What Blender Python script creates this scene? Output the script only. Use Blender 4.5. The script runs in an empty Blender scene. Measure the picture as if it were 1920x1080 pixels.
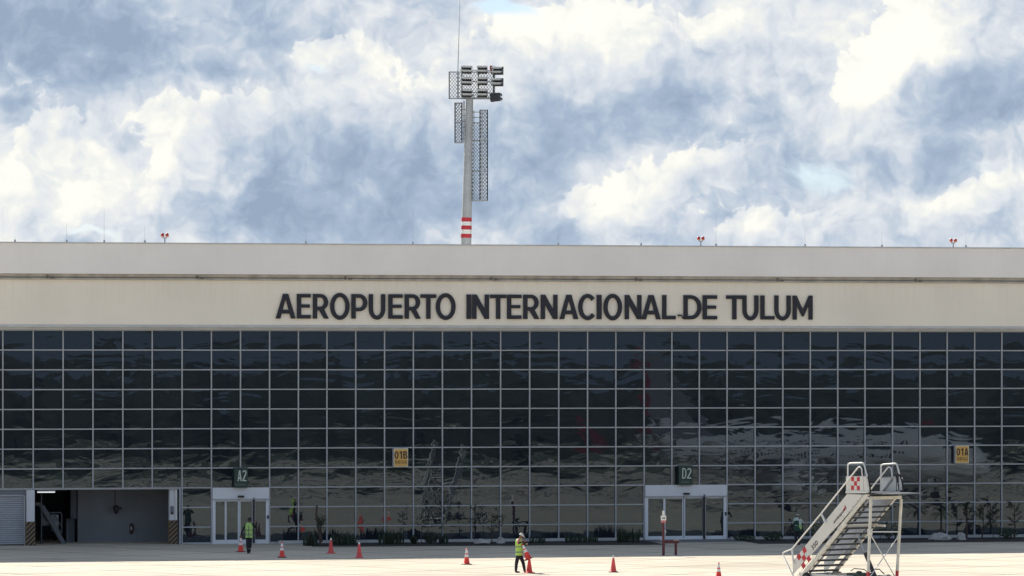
import bpy, bmesh, math, random
from mathutils import Vector, Matrix, noise
random.seed(7)
R = math.radians
sc = bpy.context.scene
COL = sc.collection

# ------------------------------------------------------------------ camera, light, sky
F = 8000.0; HC = 9.1; HY = 681.0          # focal length in photo pixels, camera height, horizon row
cd = bpy.data.cameras.new('camera'); cam = bpy.data.objects.new('camera', cd); COL.objects.link(cam)
cam.location = (0, 0, HC); cam.rotation_euler = (R(90), 0, 0)
cd.sensor_width = 36; cd.lens = F / 1920 * 36; cd.shift_y = (HY - 540) / 1920
cd.clip_start = 0.5; cd.clip_end = 12000
sc.camera = cam
sc.view_settings.view_transform = 'Standard'; sc.view_settings.look = 'None'
sc.view_settings.exposure = 0.62; sc.view_settings.gamma = 1
sc.render.resolution_x = 1024; sc.render.resolution_y = 576

SUN_EL = 38.7
to_sun = Vector((-.555 * math.cos(R(SUN_EL)), .832 * math.cos(R(SUN_EL)), math.sin(R(SUN_EL)))).normalized()
sl = bpy.data.lights.new('sun', 'SUN'); sl.energy = 4.8; sl.angle = R(.5); sl.color = (1, .95, .86)
sun = bpy.data.objects.new('sun', sl); COL.objects.link(sun)
sun.rotation_euler = (-to_sun).to_track_quat('-Z', 'Y').to_euler(); sun.location = (-60, 300, 80)

world = bpy.data.worlds.new('World'); sc.world = world; world.use_nodes = True
SKYDEF = dict(
 # (px, py, rx, ry, weight) cloud brightness lumps, given as directions measured on the photograph
 bright=[(130,300,230,110,.75),(30,360,120,90,.35),(330,250,170,70,.35),(60,150,110,30,.25),(640,150,160,60,.55),(800,190,140,60,.35),
         (230,380,150,50,.45),(700,110,70,60,.2),(1050,90,130,110,.65),(1280,40,240,55,.5),(1440,60,200,60,.45),(980,40,60,40,.5),
         (1180,350,120,60,.7),(1330,290,110,50,.6),(1100,390,70,45,.4),(690,350,50,40,.45),(650,390,40,30,.4),(1440,420,130,40,.5),(1700,110,110,80,.85),
         (1740,50,80,80,.7),(1620,190,50,60,.9),(1660,150,60,50,.5),(1560,240,60,30,.2),(1880,350,90,40,.45),(1650,400,160,60,.25),
         (900,440,70,25,.4),(640,60,260,40,.12),(1330,130,80,40,.2),(1500,190,90,50,.18),(760,256,14,10,.5),(90,420,110,50,.35),(480,150,120,40,.15)],
 dark=[(110,70,240,78,1.25),(260,140,190,18,.4),(420,150,130,16,.35),(30,190,60,16,.7),(560,330,160,90,.5),(470,410,180,40,.7),(760,390,150,60,.6),(620,260,150,60,.3),
       (1110,220,150,75,.8),(980,330,100,90,.6),(1060,440,60,25,.4),(1850,165,130,50,1.1),(1780,200,90,40,.6),(1390,90,110,16,.35),(1280,190,90,50,.4),(1310,380,60,60,.35),
       (130,240,60,40,.25),(240,290,60,40,.25),(1430,240,70,50,.25),(1430,310,80,50,.3),(520,60,60,30,.35),(780,300,80,60,.3),(1095,400,16,30,.6),(30,260,40,30,.4)],
 crisp=[(1765,20,75,50,1.5),(1700,85,60,50,1.5),(1662,125,45,40,1.4),(1612,175,34,48,1.6),(1650,170,50,36,1.0),
        (1390,290,45,40,.8),(1340,310,70,30,.8),(1280,330,70,40,.8),(1180,380,60,50,.9),(1075,370,30,30,.7),(1150,430,70,40,.7),
        (690,350,34,34,.8),(757,257,12,9,1.0),(880,85,70,22,.7),(980,60,60,40,.7),(640,100,70,30,.6),(370,200,50,26,.6),(430,220,34,24,.6),(330,290,50,60,.7),(100,230,60,40,.6),
        (1850,360,70,34,1.0),(1800,400,60,30,.8),(1480,430,100,36,1.0),(1400,440,50,30,.9),(150,250,70,36,.7),(60,300,60,40,.6),(300,220,50,36,.7),(335,300,30,50,.7),(60,400,60,30,.7),(230,380,50,34,.6),(600,120,50,34,.7),(680,110,50,34,.9),(500,190,60,30,.85),(1050,60,80,50,1.0),(1160,40,70,40,.9),(1330,60,90,34,.9),(800,170,60,40,.8),(30,150,80,18,.8),(1490,200,40,26,.6)],
 blue=[(935,12,55,20,1.0),(1545,305,60,34,.60),(610,132,32,12,.5),(165,442,70,11,.9),(1790,322,70,18,.5),(1690,230,60,12,.35),(1560,350,40,18,.5),(1510,345,40,30,.4)])

def build_sky():
    nt = world.node_tree; nt.nodes.clear(); N = nt.nodes.new; L = nt.links.new
    def math_(op, a, b=None, c=None, clamp=False):
        n = N('ShaderNodeMath'); n.operation = op; n.use_clamp = clamp
        for i, v in enumerate((a, b, c)):
            if v is None: continue
            if isinstance(v, (int, float)): n.inputs[i].default_value = v
            else: L(v, n.inputs[i])
        return n.outputs[0]
    tc = N('ShaderNodeTexCoord'); sp = N('ShaderNodeSeparateXYZ'); L(tc.outputs['Generated'], sp.inputs[0])
    x, y, z = sp.outputs
    az = math_('ARCTAN2', x, y); el = math_('ARCSINE', z)
    K = F / 100.0      # one unit = 100 photo pixels of angle
    u = math_('MULTIPLY', az, K); v = math_('MULTIPLY', el, K)
    cb = N('ShaderNodeCombineXYZ'); L(u, cb.inputs[0]); L(v, cb.inputs[1])
    P = cb.outputs[0]
    def noise_(vec, scale, det, rough=.55, dist=0., sx=1, sy=1, off=0, lac=2.0):
        m = N('ShaderNodeMapping'); L(vec, m.inputs[0]); m.inputs['Scale'].default_value = (sx, sy, 1); m.inputs['Location'].default_value = (off, off * .7, off * .3)
        n = N('ShaderNodeTexNoise'); L(m.outputs[0], n.inputs['Vector']); n.inputs['Scale'].default_value = scale
        n.noise_dimensions = '2D'; n.inputs['Detail'].default_value = det; n.inputs['Roughness'].default_value = rough; n.inputs['Distortion'].default_value = dist; n.inputs['Lacunarity'].default_value = lac
        return n
    def warp(vec, scale, amt, off, det=4):
        n = noise_(vec, scale, det, off=off)
        s = N('ShaderNodeVectorMath'); s.operation = 'SUBTRACT'; L(n.outputs['Color'], s.inputs[0]); s.inputs[1].default_value = (.5, .5, .5)
        m = N('ShaderNodeVectorMath'); m.operation = 'MULTIPLY_ADD'; L(s.outputs[0], m.inputs[0]); m.inputs[1].default_value = (amt, amt, 0); L(vec, m.inputs[2])
        return m.outputs[0]
    P1 = warp(P, .7, .8, 3.1, 3)
    P2 = warp(P1, 2.4, .12, 9.7, 3)
    def lumps(vec, lst, base=0.0):
        acc = base
        for (cx, cy, rx, ry, w) in lst:
            U = (cx - 960) / 100; V = (HY - cy) / 100
            m = N('ShaderNodeVectorMath'); m.operation = 'MULTIPLY_ADD'; L(vec, m.inputs[0]); m.inputs[1].default_value = (100 / rx, 100 / ry, 0); m.inputs[2].default_value = (-U * 100 / rx, -V * 100 / ry, 0)
            d = N('ShaderNodeVectorMath'); d.operation = 'DOT_PRODUCT'; L(m.outputs[0], d.inputs[0]); L(m.outputs[0], d.inputs[1])
            e = math_('POWER', .5, d.outputs['Value'])
            acc = math_('MULTIPLY_ADD', e, w, acc)
        return acc
    b = lumps(P2, SKYDEF['bright']); dk = lumps(P1, SKYDEF['dark']); bl = lumps(P2, SKYDEF['blue']); P3 = warp(P, 2.0, .30, 15.2, 4); crp = lumps(P3, SKYDEF['crisp'])
    sh = N('ShaderNodeVectorMath'); sh.operation = 'ADD'; L(P3, sh.inputs[0]); sh.inputs[1].default_value = (.42, -.40, 0); crp2 = lumps(sh.outputs[0], SKYDEF['crisp'])
    big = noise_(P1, .5, 4, .5, off=5.3).outputs[0]
    fine = noise_(P2, 1.5, 7, .50, 0, off=1.7, sx=.9, sy=1.1).outputs[0]
    # billows: rounded heaps from inverted cell distance, two sizes
    def billow(sc, off, sm=.8):
        m = N('ShaderNodeMapping'); L(P2, m.inputs[0]); m.inputs['Location'].default_value = (off, off, 0)
        q = N('ShaderNodeTexVoronoi'); q.voronoi_dimensions = '2D'; q.feature = 'SMOOTH_F1'; q.inputs['Scale'].default_value = sc; q.inputs['Smoothness'].default_value = sm; L(m.outputs[0], q.inputs['Vector']); return q.outputs['Distance']
    f = math_('SUBTRACT', b, dk)
    f = math_('MULTIPLY_ADD', math_('SUBTRACT', big, .5), 1.3, f)
    f = math_('MULTIPLY_ADD', math_('SUBTRACT', fine, .5), 1.75, f)
    f = math_('MULTIPLY_ADD', math_('SUBTRACT', .4, billow(2.3, 0)), .35, f)
    f = math_('MULTIPLY_ADD', math_('SUBTRACT', .4, billow(6.0, 3.3)), .22, f)
    det = noise_(P2, 4.2, 5, .5, 0, off=21.7).outputs[0]
    ce = math_('MULTIPLY_ADD', math_('SUBTRACT', fine, .5), .9, crp)
    ce = math_('MULTIPLY_ADD', math_('SUBTRACT', .4, billow(3.6, 7.7, 1)), .35, ce)
    ce = math_('MULTIPLY_ADD', math_('SUBTRACT', det, .5), .8, ce)
    n3 = noise_(P1, 1.25, 4, .5, 0, off=33.1).outputs[0]
    f = math_('MULTIPLY_ADD', math_('MAXIMUM', math_('SUBTRACT', n3, .47), 0.0), -1.7, f)
    cm = N('ShaderNodeMapRange'); cm.interpolation_type = 'SMOOTHSTEP'; L(ce, cm.inputs[0]); cm.inputs[1].default_value = .46; cm.inputs[2].default_value = .68
    fd = N('ShaderNodeMapRange'); fd.interpolation_type = 'SMOOTHSTEP'; L(crp2, fd.inputs[0]); fd.inputs[1].default_value = .0; fd.inputs[2].default_value = .9
    f = math_('MULTIPLY_ADD', math_('SUBTRACT', math_('MULTIPLY', cm.outputs[0], fd.outputs[0]), .22), .66, f)
    f = math_('MULTIPLY_ADD', math_('SUBTRACT', det, .5), .6, f)
    ramp = N('ShaderNodeValToRGB'); L(math_('MULTIPLY_ADD', f, .33, .465, clamp=True), ramp.inputs[0])
    cr = ramp.color_ramp; cr.interpolation = 'LINEAR'
    def lin(c): return tuple(((v / 255) / 12.92 if v / 255 <= .04045 else (((v / 255) + .055) / 1.055) ** 2.4) for v in c) + (1,)
    stops = [(0.0, (150, 169, 193)), (.20, (169, 186, 208)), (.36, (191, 204, 220)), (.47, (211, 218, 228)), (.58, (225, 230, 236)), (.70, (238, 240, 238)), (.82, (252, 251, 244)), (1, (255, 254, 248))]
    while len(cr.elements) > 1: cr.elements.remove(cr.elements[0])
    cr.elements[0].position = 0; cr.elements[0].color = lin(stops[0][1])
    for p, c in stops[1:]:
        e = cr.elements.new(p); e.color = lin(c)
    # openings to the blue
    g = math_('MULTIPLY_ADD', math_('SUBTRACT', fine, .5), 1.0, bl)
    gm = N('ShaderNodeMapRange'); gm.interpolation_type = 'SMOOTHSTEP'; L(g, gm.inputs[0]); gm.inputs[1].default_value = .30; gm.inputs[2].default_value = .95
    sky = N('ShaderNodeTexSky'); sky.sky_type = 'NISHITA'; sky.sun_disc = False; sky.sun_elevation = R(SUN_EL); sky.sun_rotation = R(326.3)
    sky.air_density = 1.0; sky.dust_density = .6; sky.ozone_density = 1.6
    ST = .1
    sc_ = N('ShaderNodeMix'); sc_.data_type = 'RGBA'; sc_.blend_type = 'MULTIPLY'; sc_.inputs[0].default_value = 1
    L(ramp.outputs[0], sc_.inputs[6]); sc_.inputs[7].default_value = (1 / ST * .665, 1 / ST * .665, 1 / ST * .66, 1)
    # pale thin veil over the clear openings
    veil = N('ShaderNodeMix'); veil.data_type = 'RGBA'; veil.inputs[0].default_value = .55; L(sky.outputs[0], veil.inputs[6]); veil.inputs[7].default_value = (2.3, 3.7, 5.8, 1)
    mx = N('ShaderNodeMix'); mx.data_type = 'RGBA'; L(math_('MULTIPLY', gm.outputs[0], .92), mx.inputs[0]); L(sc_.outputs[2], mx.inputs[6]); L(veil.outputs[2], mx.inputs[7])
    # broken cloud overhead and behind: mostly clear sky there
    cov = N('ShaderNodeMapRange'); cov.interpolation_type = 'SMOOTHSTEP'; L(z, cov.inputs[0]); cov.inputs[1].default_value = .14; cov.inputs[2].default_value = .55; cov.inputs[3].default_value = 1; cov.inputs[4].default_value = .30
    cov2 = N('ShaderNodeMapRange'); cov2.interpolation_type = 'SMOOTHSTEP'; L(y, cov2.inputs[0]); cov2.inputs[1].default_value = -.3; cov2.inputs[2].default_value = .55; cov2.inputs[3].default_value = .85; cov2.inputs[4].default_value = 1
    lowb = N('ShaderNodeMapRange'); lowb.interpolation_type = 'SMOOTHSTEP'; L(z, lowb.inputs[0]); lowb.inputs[1].default_value = .04; lowb.inputs[2].default_value = .2; lowb.inputs[3].default_value = 0; lowb.inputs[4].default_value = 1
    frt = N('ShaderNodeMapRange'); L(y, frt.inputs[0]); frt.inputs[1].default_value = .0; frt.inputs[2].default_value = .5
    low = math_('MAXIMUM', lowb.outputs[0], frt.outputs[0])
    bank = N('ShaderNodeMix'); bank.data_type = 'RGBA'; L(math_('SUBTRACT', 1.0, low), bank.inputs[0]); L(sky.outputs[0], bank.inputs[6]); bank.inputs[7].default_value = (.175 / ST, .225 / ST, .29 / ST, 1)
    hi = N('ShaderNodeMix'); hi.data_type = 'RGBA'; L(math_('MULTIPLY', math_('MULTIPLY', cov.outputs[0], cov2.outputs[0]), low), hi.inputs[0]); L(bank.outputs[2], hi.inputs[6]); L(mx.outputs[2], hi.inputs[7])
    bg = N('ShaderNodeBackground'); L(hi.outputs[2], bg.inputs[0]); bg.inputs[1].default_value = ST
    o = N('ShaderNodeOutputWorld'); L(bg.outputs[0], o.inputs[0])
build_sky()
try:
    world.cycles.sampling_method = 'MANUAL'; world.cycles.sample_map_resolution = 512
except Exception: pass

# ------------------------------------------------------------------ frames of reference
CY = 218.1; TH = math.atan(.2073)
U_ = Vector((math.cos(TH), math.sin(TH), 0)); V_ = Vector((-math.sin(TH), math.cos(TH), 0))     # along the facade, into the building
def hit(px, org, d):            # where the vertical plane through org along d is seen at picture column px
    k = (px - 960) / F
    return (k * org.y - org.x) / (d.x - k * d.y)
C0 = Vector((0, CY, 0))
ORG = C0 + U_ * hit(0, C0, U_)
def T(px, n=0.0): return hit(px, ORG + V_ * n, U_)
def depth(px, n=0.0): return (ORG + V_ * n + U_ * T(px, n)).y
def Zp(px, py, n=0.0): return HC - (py - HY) / F * depth(px, n)
def ground(px, py):             # ground point seen at a photo position
    Y = F * HC / (py - HY); return Vector(((px - 960) / F * Y, Y, 0))

# ------------------------------------------------------------------ materials
MATS = {}
def mat(name, col, rough=.6, metal=0., spec=.5, var=0., vs=1.5, bump=0., bs=8., emis=None, es=0):
    if name in MATS: return MATS[name]
    m = bpy.data.materials.new(name); m.use_nodes = True; nt = m.node_tree; b = nt.nodes['Principled BSDF']
    b.inputs['Base Color'].default_value = (*col, 1); b.inputs['Roughness'].default_value = rough; b.inputs['Metallic'].default_value = metal
    b.inputs['Specular IOR Level'].default_value = spec
    tc = nt.nodes.new('ShaderNodeTexCoord')
    if var:
        n = nt.nodes.new('ShaderNodeTexNoise'); n.inputs['Scale'].default_value = vs; n.inputs['Detail'].default_value = 5
        nt.links.new(tc.outputs['Object'], n.inputs[0])
        r = nt.nodes.new('ShaderNodeMapRange'); nt.links.new(n.outputs[0], r.inputs[0]); r.inputs[1].default_value = .3; r.inputs[2].default_value = .7
        r.inputs[3].default_value = 1 - var; r.inputs[4].default_value = 1 + var * .6
        mx = nt.nodes.new('ShaderNodeVectorMath'); mx.operation = 'SCALE'; mx.inputs[0].default_value = col; nt.links.new(r.outputs[0], mx.inputs['Scale'])
        nt.links.new(mx.outputs[0], b.inputs['Base Color'])
    if bump:
        n = nt.nodes.new('ShaderNodeTexNoise'); n.inputs['Scale'].default_value = bs; n.inputs['Detail'].default_value = 4; nt.links.new(tc.outputs['Object'], n.inputs[0])
        bp = nt.nodes.new('ShaderNodeBump'); bp.inputs['Strength'].default_value = bump; bp.inputs['Distance'].default_value = .02
        nt.links.new(n.outputs[0], bp.inputs['Height']); nt.links.new(bp.outputs[0], b.inputs['Normal'])
    if emis: b.inputs['Emission Color'].default_value = (*emis, 1); b.inputs['Emission Strength'].default_value = es
    MATS[name] = m; return m

def nodes(m): return m.node_tree.nodes, m.node_tree.links, m.node_tree.nodes['Principled BSDF']

def concrete_mat(name, base, joint=True):
    m = mat(name, base, .85, spec=.25); N, L, b = nodes(m)
    geo = N.new('ShaderNodeNewGeometry')
    def mp(rot, scale=(1, 1, 1)):
        q = N.new('ShaderNodeMapping'); L.new(geo.outputs['Position'], q.inputs[0]); q.inputs['Rotation'].default_value = (0, 0, rot); q.inputs['Scale'].default_value = scale; return q.outputs[0]
    def nz(vec, s, d=5, r=.6):
        n = N.new('ShaderNodeTexNoise'); L.new(vec, n.inputs[0]); n.inputs['Scale'].default_value = s; n.inputs['Detail'].default_value = d; n.inputs['Roughness'].default_value = r; return n.outputs[0]
    def mr(v, a, c, d, e):
        q = N.new('ShaderNodeMapRange'); L.new(v, q.inputs[0])
        for i, k in enumerate((a, c, d, e)): q.inputs[i + 1].default_value = k
        return q.outputs[0]
    def mul(a, c):
        q = N.new('ShaderNodeMath'); q.operation = 'MULTIPLY'; L.new(a, q.inputs[0]); L.new(c, q.inputs[1]); return q.outputs[0]
    P0 = mp(0)
    v = mr(nz(P0, .09, 4), .3, .7, .9, 1.08)
    v = mul(v, mr(nz(P0, .9, 6, .7), .3, .75, .93, 1.06))
    v = mul(v, mr(nz(mp(R(44), (.12, 1.6, 1)), .5, 5, .65), .52, .74, 1.0, .66))      # broom marks and tyre wear
    v = mul(v, mr(nz(mp(R(-12), (.06, .9, 1)), .45, 5, .6), .54, .74, 1.0, .62))
    v = mul(v, mr(nz(mp(0, (1, 1, 1)), .28, 6, .75), .66, .72, 1.0, .82))             # stains
    if joint:
        q = N.new('ShaderNodeSeparateXYZ'); L.new(mp(R(45)), q.inputs[0])
        for k, per in ((0, 5.0), (1, 5.0)):
            d = N.new('ShaderNodeMath'); d.operation = 'DIVIDE'; L.new(q.outputs[k], d.inputs[0]); d.inputs[1].default_value = per
            fr = N.new('ShaderNodeMath'); fr.operation = 'FRACT'; L.new(d.outputs[0], fr.inputs[0])
            lt = N.new('ShaderNodeMath'); lt.operation = 'LESS_THAN'; L.new(fr.outputs[0], lt.inputs[0]); lt.inputs[1].default_value = .03
            v = mul(v, mr(lt.outputs[0], 0, 1, 1, .42))
            # slab to slab tone
        fl = N.new('ShaderNodeVectorMath'); fl.operation = 'SCALE'; L.new(mp(R(45)), fl.inputs[0]); fl.inputs['Scale'].default_value = .2
        f2 = N.new('ShaderNodeVectorMath'); f2.operation = 'FLOOR'; L.new(fl.outputs[0], f2.inputs[0])
        wn = N.new('ShaderNodeTexWhiteNoise'); L.new(f2.outputs[0], wn.inputs[0])
        v = mul(v, mr(wn.outputs[0], 0, 1, .93, 1.04))
    s = N.new('ShaderNodeVectorMath'); s.operation = 'SCALE'; s.inputs[0].default_value = base; L.new(v, s.inputs['Scale'])
    L.new(s.outputs[0], b.inputs['Base Color'])
    return m

def render_mat(name, base, stain, z0, z1):        # painted render with rain streaks running down from a ledge
    m = mat(name, base, .7, spec=.3); N, L, b = nodes(m)
    tc = N.new('ShaderNodeTexCoord'); sp = N.new('ShaderNodeSeparateXYZ'); L.new(tc.outputs['Object'], sp.inputs[0])
    mp = N.new('ShaderNodeMapping'); L.new(tc.outputs['Object'], mp.inputs[0]); mp.inputs['Scale'].default_value = (2.2, 1, .12)
    n = N.new('ShaderNodeTexNoise'); L.new(mp.outputs[0], n.inputs[0]); n.inputs['Scale'].default_value = 2.5; n.inputs['Detail'].default_value = 6; n.inputs['Roughness'].default_value = .7
    r = N.new('ShaderNodeMapRange'); L.new(n.outputs[0], r.inputs[0]); r.inputs[1].default_value = .42; r.inputs[2].default_value = .72
    h = N.new('ShaderNodeMapRange'); L.new(sp.outputs[2], h.inputs[0]); h.inputs[1].default_value = z0; h.inputs[2].default_value = z1; h.inputs[3].default_value = .12; h.inputs[4].default_value = 1
    p = N.new('ShaderNodeMath'); p.operation = 'MULTIPLY'; L.new(r.outputs[0], p.inputs[0]); L.new(h.outputs[0], p.inputs[1])
    n2 = N.new('ShaderNodeTexNoise'); L.new(tc.outputs['Object'], n2.inputs[0]); n2.inputs['Scale'].default_value = .35; n2.inputs['Detail'].default_value = 5
    r2 = N.new('ShaderNodeMapRange'); L.new(n2.outputs[0], r2.inputs[0]); r2.inputs[1].default_value = .3; r2.inputs[2].default_value = .7; r2.inputs[3].default_value = .95; r2.inputs[4].default_value = 1.04
    mx = N.new('ShaderNodeMix'); mx.data_type = 'RGBA'; L.new(p.outputs[0], mx.inputs[0]); mx.inputs[6].default_value = (*base, 1); mx.inputs[7].default_value = (*stain, 1)
    s = N.new('ShaderNodeVectorMath'); s.operation = 'SCALE'; L.new(mx.outputs[2], s.inputs[0]); L.new(r2.outputs[0], s.inputs['Scale'])
    L.new(s.outputs[0], b.inputs['Base Color'])
    return m

def glass_mat(name, base=(.017, .021, .029), wave=1.0):
    m = mat(name, base, .012, spec=.80); N, L, b = nodes(m); b.inputs['Specular Tint'].default_value = (.74, .90, 1.0, 1)
    geo = N.new('ShaderNodeNewGeometry')
    mp = N.new('ShaderNodeMapping'); L.new(geo.outputs['Position'], mp.inputs[0]); mp.inputs['Rotation'].default_value = (0, 0, -TH); mp.inputs['Scale'].default_value = (.40, .3, 1.05)
    n = N.new('ShaderNodeTexNoise'); L.new(mp.outputs[0], n.inputs[0]); n.inputs['Scale'].default_value = 1.0; n.inputs['Detail'].default_value = 2.5; n.inputs['Roughness'].default_value = .5; n.inputs['Distortion'].default_value = .6
    bp = N.new('ShaderNodeBump'); bp.inputs['Strength'].default_value = 1; bp.inputs['Distance'].default_value = .0048 * wave
    L.new(n.outputs[0], bp.inputs['Height']); L.new(bp.outputs[0], b.inputs['Normal'])
    return m

M_UP = render_mat('upper_render', (.93, .885, .825), (.90, .855, .795), 13.4, 15.6)
M_LOW = render_mat('lower_render', (.93, .85, .715), (.88, .79, .645), 11.2, 13.3)
M_TRIM = mat('trim_grey', (.55, .55, .54), .5, var=.12)
M_GUT = mat('gutter_metal', (.46, .42, .36), .6, var=.25, vs=2)
M_ALU = mat('mullion_aluminium', (.39, .405, .43), .45, .2, var=.06)
M_WFR = mat('white_door_frame', (.68, .70, .74), .4, var=.05)
M_GLASS = glass_mat('tinted_glass')
M_DGLASS = glass_mat('door_glass', (.035, .04, .042), .7)
M_BLACK = mat('black_plastic', (.012, .012, .014), .5)
M_LETTER = mat('sign_letter_dark', (.010, .013, .024), .55, var=.15)
M_WALLW = mat('white_wall', (.62, .63, .66), .8, var=.06)
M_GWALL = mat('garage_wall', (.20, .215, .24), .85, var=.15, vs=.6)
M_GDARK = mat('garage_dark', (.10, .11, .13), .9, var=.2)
M_SHUT = mat('shutter_steel', (.42, .44, .48), .5, .2, var=.08)
M_ROOF = mat('roof_sheet', (.45, .45, .44), .7, var=.1)
M_STEEL = mat('galvanised_steel', (.36, .38, .40), .6, .1, var=.12, vs=4)
M_POLE = mat('mast_concrete_grey', (.40, .41, .42), .75, var=.12, vs=1.2)
M_RED = mat('red_paint', (.50, .02, .035), .5, var=.1)
M_WHITE = mat('white_paint', (.72, .71, .68), .45, var=.08, vs=3)
M_CREAM = mat('cream_paint', (.68, .655, .575), .5, var=.18, vs=4)
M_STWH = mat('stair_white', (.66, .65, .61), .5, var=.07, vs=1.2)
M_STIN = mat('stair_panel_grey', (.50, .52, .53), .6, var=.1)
M_STGR = mat('stair_grey_sheet', (.42, .44, .46), .5, var=.1)
M_DARK = mat('dark_steel', (.03, .03, .035), .6, var=.2)
M_CONE = mat('cone_orange', (.80, .055, .035), .5, var=.08, vs=6)
M_CONEF = mat('cone_faded', (.72, .085, .075), .55, var=.1, vs=6)
M_REFL = mat('reflective_white', (.78, .77, .74), .4, var=.06)
M_RUB = mat('cone_rubber', (.02, .018, .018), .8)
M_GREEN = mat('sign_green', (.018, .045, .035), .5, var=.08)
M_YEL = mat('sign_yellow', (.72, .42, .10), .5, var=.08, vs=2)
M_YBOR = mat('sign_border', (.68, .60, .38), .5)
M_BROWN = mat('sign_maroon', (.045, .012, .018), .5)
M_SIGNW = mat('sign_white_letter', (.55, .62, .55), .5)
M_SIDE = mat('sign_side_grey', (.50, .49, .54), .5)
M_SOIL = mat('bed_soil', (.045, .04, .035), .95, var=.4, vs=2, bump=.5)
M_ROCK = mat('limestone', (.42, .40, .37), .9, var=.25, vs=3, bump=.7, bs=5)
M_LEAF = mat('dark_leaf', (.028, .045, .022), .7, var=.4, vs=4)
M_LEAF2 = mat('olive_leaf', (.035, .048, .024), .7, var=.4, vs=4)
M_BARK = mat('bark', (.07, .05, .04), .9, var=.3, vs=6)

# ------------------------------------------------------------------ mesh tools
class MB:
    def __init__(s): s.v = []; s.f = []; s.mi = []; s.sm = []
    def add(s, vs, fs, m=0, smooth=False):
        o = len(s.v); s.v += [tuple(p) for p in vs]
        for f in fs: s.f.append([i + o for i in f]); s.mi.append(m); s.sm.append(smooth)
        return s
    def box(s, a, b, m=0):
        (x0, y0, z0), (x1, y1, z1) = a, b
        x0, x1 = min(x0, x1), max(x0, x1); y0, y1 = min(y0, y1), max(y0, y1); z0, z1 = min(z0, z1), max(z0, z1)
        return s.add([(x0, y0, z0), (x1, y0, z0), (x1, y1, z0), (x0, y1, z0), (x0, y0, z1), (x1, y0, z1), (x1, y1, z1), (x0, y1, z1)],
                     [(0, 3, 2, 1), (4, 5, 6, 7), (0, 1, 5, 4), (1, 2, 6, 5), (2, 3, 7, 6), (3, 0, 4, 7)], m)
    def bar(s, p, q, w, h, m=0, up=(0, 0, 1)):
        p = Vector(p); q = Vector(q); d = (q - p).normalized(); up = Vector(up)
        if abs(d.dot(up)) > .98: up = Vector((0, 1, 0))
        a = d.cross(up).normalized() * w / 2; b = a.cross(d).normalized() * h / 2
        vs = [p - a - b, p + a - b, p + a + b, p - a + b, q - a - b, q + a - b, q + a + b, q - a + b]
        return s.add(vs, [(0, 1, 2, 3), (7, 6, 5, 4), (0, 4, 5, 1), (1, 5, 6, 2), (2, 6, 7, 3), (3, 7, 4, 0)], m)
    def tube(s, pts, r, n=8, m=0, r2=None):
        pts = [Vector(p) for p in pts]; k = len(pts); rings = []
        for i, p in enumerate(pts):
            d = ((pts[min(i + 1, k - 1)] - p).normalized() + (p - pts[max(i - 1, 0)]).normalized()).normalized()
            up = Vector((0, 0, 1)) if abs(d.z) < .95 else Vector((0, 1, 0))
            a = d.cross(up).normalized(); b = a.cross(d)
            rr = r if r2 is None else r + (r2 - r) * i / (k - 1)
            rings.append([p + (a * math.cos(2 * math.pi * j / n) + b * math.sin(2 * math.pi * j / n)) * rr for j in range(n)])
        vs = [v for g in rings for v in g]; fs = []
        for i in range(k - 1):
            for j in range(n): fs.append((i * n + j, i * n + (j + 1) % n, (i + 1) * n + (j + 1) % n, (i + 1) * n + j))
        s.add(vs, fs, m, True)
        s.add(rings[0], [tuple(range(n))[::-1]], m); s.add(rings[-1], [tuple(range(n))], m)
        return s
    def lathe(s, prof, n=16, m=0, c=(0, 0, 0), axis='z', smooth=True):
        vs = []; fs = []
        for (r, z) in prof:
            for j in range(n):
                a = 2 * math.pi * j / n; x, y = r * math.cos(a), r * math.sin(a)
                vs.append((c[0] + x, c[1] + y, c[2] + z) if axis == 'z' else (c[0] + z, c[1] + x, c[2] + y))
        for i in range(len(prof) - 1):
            for j in range(n): fs.append((i * n + j, i * n + (j + 1) % n, (i + 1) * n + (j + 1) % n, (i + 1) * n + j))
        return s.add(vs, fs, m, smooth)
    def prism(s, poly, t, m=0, plane='xz', y0=0.0):     # polygon in x,z; thickness along y
        n = len(poly); vs = [(x, y0, z) for x, z in poly] + [(x, y0 + t, z) for x, z in poly]
        fs = [tuple(range(n)), tuple(range(2 * n - 1, n - 1, -1))] + [(i, i + n, (i + 1) % n + n, (i + 1) % n) for i in range(n)]
        return s.add(vs, fs, m)
    def build(s, name, mats, parent=None, loc=None, rotz=None, fix=True, bevel=0):
        me = bpy.data.meshes.new(name); me.from_pydata(s.v, [], s.f)
        if not isinstance(mats, (list, tuple)): mats = [mats]
        for q in mats: me.materials.append(q)
        me.polygons.foreach_set('material_index', s.mi); me.polygons.foreach_set('use_smooth', s.sm); me.update()
        if fix:
            bm = bmesh.new(); bm.from_mesh(me); bmesh.ops.recalc_face_normals(bm, faces=bm.faces); bm.to_mesh(me); bm.free()
        o = bpy.data.objects.new(name, me); COL.objects.link(o)
        if parent: o.parent = parent
        if loc is not None: o.location = loc
        if rotz is not None: o.rotation_euler[2] = rotz
        if bevel:
            md = o.modifiers.new('bevel', 'BEVEL'); md.width = bevel; md.segments = 2; md.limit_method = 'ANGLE'
        return o

def tag(o, label=None, cat=None, group=None, kind=None):
    if label: o['label'] = label
    if cat: o['category'] = cat
    if group: o['group'] = group
    if kind: o['kind'] = kind
    return o
def empty(name, loc, rz=0.0):
    o = bpy.data.objects.new(name, None); COL.objects.link(o); o.location = loc; o.rotation_euler = (0, 0, rz); o.empty_display_size = .3; return o
def copy_tree(o, parent=None):
    c = o.copy(); COL.objects.link(c)
    if parent: c.parent = parent
    for ch in list(o.children): copy_tree(ch, c)
    return c

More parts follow.
